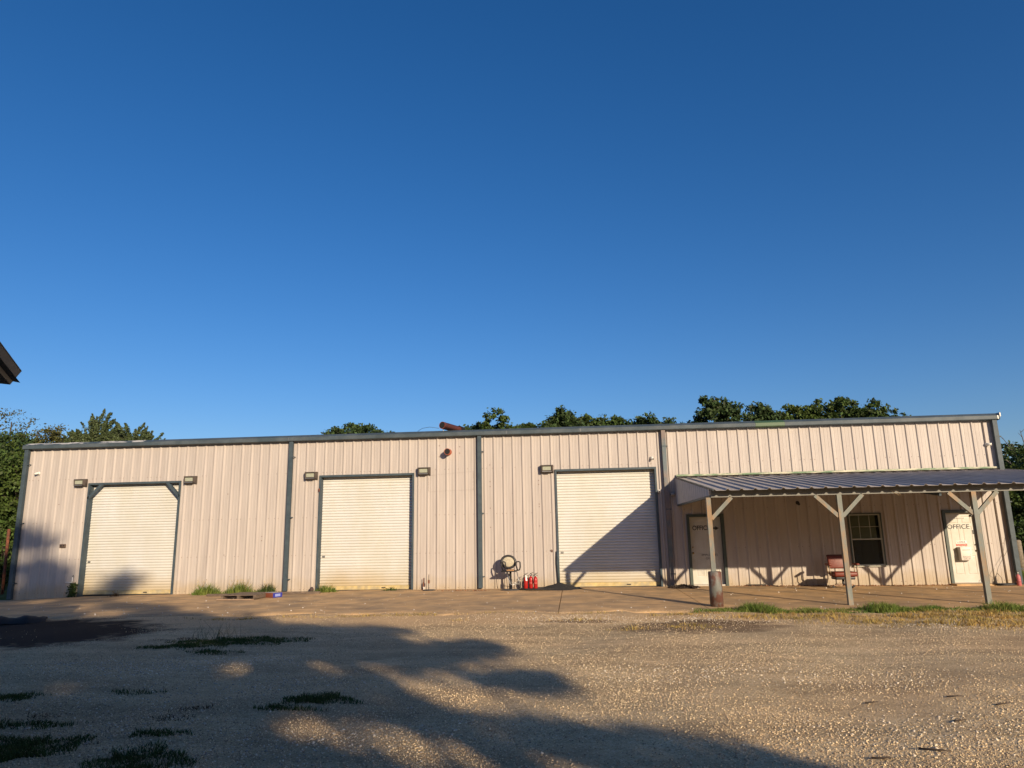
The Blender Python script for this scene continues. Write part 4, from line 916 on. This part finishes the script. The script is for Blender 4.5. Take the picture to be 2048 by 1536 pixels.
# left group
tree('cedar_tree','spiky blue green cedar rising behind the left end of the roof','tree',*((AT(-13.2,0,20)[0]),20),[(0,0,7.9,.6,.6,1.2),(-1.2,0,7.0,.6,.6,1.1),(.7,0,7.2,.9,.8,1.0),(-.4,0,6.9,1.3,.9,1.2),(0,0,6.0,2.1,1.4,1.7),(0,0,4,2.4,1.8,2)],14.,.08,mat('cedar_leaf',(.05,.078,.03),.7,island=.5,trans=.15,col2=(.075,.10,.035),vscale=.6),rc=.5,per=100,spiky=True,group='trees at the left end')
tree('cedar_tree','lower bushy cedar on the right flank of the spiky one','tree',*((AT(-11.0,0,19)[0]),19),[(0,0,7.3,1.1,.8,1.1),(.9,0,6.7,1.3,.9,1.0),(-.6,0,5.8,1.5,1.2,1.5),(.3,0,4,2,1.6,2)],14.,.08,mat('cedar_leaf',(.05,.078,.03)),rc=.46,per=90,spiky=True,group='trees at the left end')
tree('sparse_tree','tall thin leaved tree with twigs against the sky at the left edge','tree',*((AT(-19.6,0,22)[0]),22),[(0,0,8.8,1.6,1.2,1.7),(-1.3,0,7.2,1.8,1.3,1.8),(1.6,0,7.0,1.6,1.3,1.5),(0,0,5,2.8,2,2)],1.9,.085,LEAF[2],rc=.5,per=46,group='trees at the left end',twigs=True)
tree('sparse_tree','rounded olive tree between the tall sparse tree and the cedar','tree',*((AT(-16.9,0,23)[0]),23),[(0,0,8.2,1.5,1.2,1.5),(-1.2,0,7.2,1.4,1.3,1.5),(2.2,0,7.4,1.3,1.1,1.1),(.5,0,5,3,2,2.2)],3.0,.09,LEAF[2],rc=.42,per=60,group='trees at the left end',twigs=True)
tree('broadleaf_tree','dense bright green tree filling the gap left of the building corner','tree',-5.6,7,[(-.4,0,4.7,1.6,1.3,1.3),(.6,0,3.6,1.3,1.2,1.3),(-1,0,3.0,1.8,1.4,1.4),(.2,-.3,1.6,1.9,1.4,1.4)],5.5,.085,LEAF[3],rc=.34,per=80,group='trees at the left end')
tree('broadleaf_tree','dark leafy tree behind the rusty post','tree',-8.8,10,[(0,0,5.4,1.8,1.5,1.4),(1.2,0,4.2,1.8,1.5,1.6),(0,0,2.2,2.6,1.8,2)],5,.09,LEAF[1],rc=.4,per=80,group='trees at the left end')
tree('shrub','low sunlit shrub at the left wall corner behind the rusty post','shrub',-3.2,3.4,[(0,0,.9,.8,.7,.9),(-.6,.2,1.5,.7,.7,.8)],6,.06,LEAF[3],rc=.25,per=60,trunk=.05,group='trees at the left end')
# right group
tree('broadleaf_tree','leafy tree with dead bare branches beyond the right corner of the roof','tree',43.6,20,[(.4,0,4.9,1.5,1.2,1.2),(-.8,0,3.8,1.4,1.2,1.3),(1.6,0,4.0,1.6,1.2,1.5),(.4,0,2.2,2.4,1.6,1.6)],4.5,.09,LEAF[1],rc=.38,per=70,group='trees at the right end')
t = [o for o in bpy.data.objects if o.type == 'EMPTY' and o.get('label','').startswith('leafy tree with dead')][0]
mb = MB()
for e in ((-2.0,0,5.9),(-1.4,0,6.6),(-.4,0,7.0),(-1.0,.3,6.2),(0.6,0,6.3),(-2.3,0,5.3)):
    s_ = Vector((-.3,0,4.2)); e = Vector(e); m_ = s_.lerp(e,.55)+Vector((.15,0,-.1)); mb.tube([s_,m_,e],[.06,.04,.012],5)
    for k in range(4):
        q_ = m_.lerp(e,.3+.2*k); mb.tube([q_,q_+Vector((random.uniform(-.4,.3),0,random.uniform(.0,.45)))],[.018,.006],4)
mb.build('dead_branch', mat('bare_bark',(.12,.10,.085),.9), t)
tree('broadleaf_tree','shaded dark tree low beyond the right corner under the canopy edge','tree',38.6,12,[(0,0,3.0,1.6,1.3,1.3),(1.2,0,2.2,1.6,1.3,1.4),(-.8,0,1.7,1.2,1.1,1.3),(0,0,4.1,1.3,1.1,.9)],5,.085,LEAF[0],rc=.36,per=80,group='trees at the right end')
tree('broadleaf_tree','large dark background tree behind the wooden fence post','tree',47,26,[(0,0,4.2,3.5,2,2.6),(-3,0,3.4,2.4,2,2.4),(-1,0,1.5,4,2,1.6)],2.6,.14,LEAF[1],rc=.55,per=60,group='trees at the right end')
P = np.concatenate([patch(x, y, 1.4, 1.2, 1500) for x, y in ((33.4,1.4),(34.6,3.6),(35.8,5.8),(33.2,4.6),(36.5,8.5))])
P[:,2] = -.05
tag(blades('side_grass', P, .04, .2, .014, G_GREEN, 1.), kind='stuff', label='sunlit grass beyond the right corner of the building', cat='grass')

# trees behind the camera: they throw the dappled shade across the yard
E_ = np.array([.8552,.5183,0.]); Hn = np.array([H.x,H.y,0.])
BND = [(-7.2,.2),(-6.5,.7),(-5.0,.7),(-4.7,-2),(-3.7,-2),(-3.4,1.1),(-.4,1.3),(1.0,1.7),(1.6,3.0),(2.5,2.8),(5,3.0),(7,4.2),(9,4.4),(10.5,5.4),(12,5.9),(13.6,6.6),(14.4,8.0),(15.2,8.3),(15.8,7.2),(16.6,7.4),(17.4,8.6),(18.2,8.7),(18.9,7.0),(19.6,7.2),(20.3,8.6),(21.1,7.0),(22.5,7.4),(24,7.8),(26,8.5),(30,9.4)]
HOLES = [(6.1,18.2,.42),(6.6,19.0,.45),(6.9,20.4,.58),(7.3,21.3,.5),(5.3,21.2,.46),(5.8,22.0,.48),(6.3,23.0,.5),(6.8,23.8,.45),(5.0,17.6,.42),(2.9,17.9,.4),(4.6,14.6,.3),(5.4,13.2,.32),(2.2,5.5,.8),(.9,2.5,.7),(3.0,8.0,.6),(.2,-1.6,.35),(5.9,16.3,.3)]
Cs = []
for i in range(5200):
    b_ = rng.uniform(-7.2,30); a_ = rng.uniform(-3.5, lerp_tab(b_, BND)) + (rng.normal(0,.22) if b_ < 2 else rng.normal(0,.2))
    if any((a_-p_)**2+((b_-q_)*.5)**2 < r_*r_ for p_, q_, r_ in HOLES): continue
    if 1.5 < b_ < 9 and rng.random() < .5: continue
    if b_ < 1 and rng.random() < .62: continue
    b0 = rng.uniform(46,52) if a_ < 3 else rng.uniform(42,48)
    z = (b0-b_)*TE; Cs.append((*(E_*a_+Hn*b0)[:2], z, a_))
for i in range(12): b0 = rng.uniform(44,48); a_ = 3.05+rng.normal(0,.2); b_ = rng.uniform(-.3,1.6); Cs.append((*(E_*a_+Hn*b0)[:2], (b0-b_)*TE, a_))
Cs = np.array(Cs)
for lo, hi, lab in ((-9,1.2,'big tree behind the camera whose shade falls on the left wall'),(1.2,4.6,'middle shade tree behind the camera'),(4.6,20,'right hand shade tree behind the camera, edging the sunlit gravel')):
    c = Cs[(Cs[:,3] >= lo) & (Cs[:,3] < hi)][:,:3]; mid = c.mean(0)
    t = thing('shade_tree', lab, 'tree', (float(mid[0]), float(mid[1]), 0), group='trees behind the camera')
    r = rng.uniform(.26,.5,len(c)); V, F = clump_leaves(c-np.array([mid[0],mid[1],0]), r, 36, .12, .4)
    npmesh('crown', V, F, LEAF[0], t)
    mb = MB().tube([(0,0,-.2),(.1,0,3),(0,.2,6),(0,0,9)],[.35,.3,.22,.1],8)
    for i in range(0, len(c), 30): q_ = c[i]-np.array([mid[0],mid[1],0]); mb.tube([(0,0,min(3+q_[2]*.25,8)),tuple(np.array([q_[0]*.5,q_[1]*.5,3+q_[2]*.4])),tuple(q_)],[.1,.06,.02],5)
    mb.build('trunk', BARK, t)

for i in range(4):  # trees added out of view to cut low sky light on the facade
    p_ = E_*(-6.5-6.5*i)+Hn*51
    tree('broadleaf_tree', 'tall dense unseen tree added behind the shed and camera to block low sky light', 'tree', float(p_[0]), float(p_[1]), [(0,0,9.5,3.2,3,3.2),(-1.5,0,6,3.6,3,3.6),(2,0,5,3.2,3,3.6),(0,0,2.4,4,3,2.4)], 1.4, .34, LEAF[1], rc=.8, per=30, group='trees behind the camera')
for i in range(9):  # invented tree line, added to block the bright low sky behind
    a_ = -22+9.5*i; b_ = 84+4*math.sin(i*2.2); p_ = E_*a_+Hn*b_
    tree('broadleaf_tree', ('tall','round','spreading')[i%3]+' unseen tree added behind the camera to screen low sky light from the facade', 'tree', float(p_[0]), float(p_[1]), [(0,0,7.5,4.4,3.5,3.2),(-3,0,5,3.5,3,3.4),(3,1,5.2,3.5,3,3.4),(0,0,2.4,5.5,3,2.4)], 1.1, .42, LEAF[1], rc=.9, per=26, group='unseen trees added to screen the low sky')

# ------------------------------------------------------------------ neighbouring shed, only its eave corner in view
ez = 3.75; A = Vector((.524,-.852,0)); Bv = Vector((-.852,-.524,0))
t = thing('neighbour_shed','dark blue metal shed eave corner jutting in at the left edge','shed',(11.12,-14.0,0))
ROOFD = mat('navy_roof',(.006,.009,.014),.7,var=.1)
def P3(a, b_, z): return A*a+Bv*b_+Vector((0,0,z))
mb = MB(); s1 = .14; wdt = 7.0
def rz2(b_): return ez+s1*min(b_, wdt-b_)
for lay in (0, -.14):
    for b0_, b1_ in ((0,wdt/2),(wdt/2,wdt)):
        vs = [P3(0,b0_,rz2(b0_)+lay),P3(14,b0_,rz2(b0_)+lay),P3(14,b1_,rz2(b1_)+lay),P3(0,b1_,rz2(b1_)+lay)]; mb.add(vs, [(0,1,2,3)])
mb.build('roof', ROOFD, t)
MB().add([P3(0,0,ez+.012),P3(14,0,ez+.012),P3(14,.10,ez-.17),P3(0.0,.10,ez-.17)],[(0,1,2,3)]).add([P3(0,0,ez+.01),P3(.0,wdt/2,rz2(wdt/2)+.01),P3(.0,wdt/2,rz2(wdt/2)-.20),P3(.0,.10,ez-.17)],[(0,1,2,3)]).build('fascia', mat('navy_fascia',(.007,.010,.016),.6), t)
MB().add([P3(.0,.10,ez-.172),P3(14,.10,ez-.172),P3(14,.52,ez-.15),P3(.0,.52,ez-.15)],[(0,1,2,3)]).build('soffit', ROOFD, t)
mb = MB(); a0_, a1_, b0_, b1_ = .45, 13.5, .5, wdt-.5
for p_, q_ in (((a0_,b0_),(a1_,b0_)),((a1_,b0_),(a1_,b1_)),((a1_,b1_),(a0_,b1_)),((a0_,b1_),(a0_,b0_))):
    mb.add([P3(*p_,-.1),P3(*q_,-.1),P3(*q_,rz2(q_[1])-.13),P3(*p_,rz2(p_[1])-.13)],[(0,1,2,3)])
mb.add([P3(a0_,b0_,rz2(b0_)-.13),P3(a0_,b1_,rz2(b1_)-.13),P3(a0_,wdt/2,rz2(wdt/2)-.14)],[(0,1,2)])
mb.build('wall', mat('shed_wall',(.03,.035,.04),.6), t)

# parented pieces of objects that carry world-space meshes: keep empties at the base
bpy.context.view_layer.update()
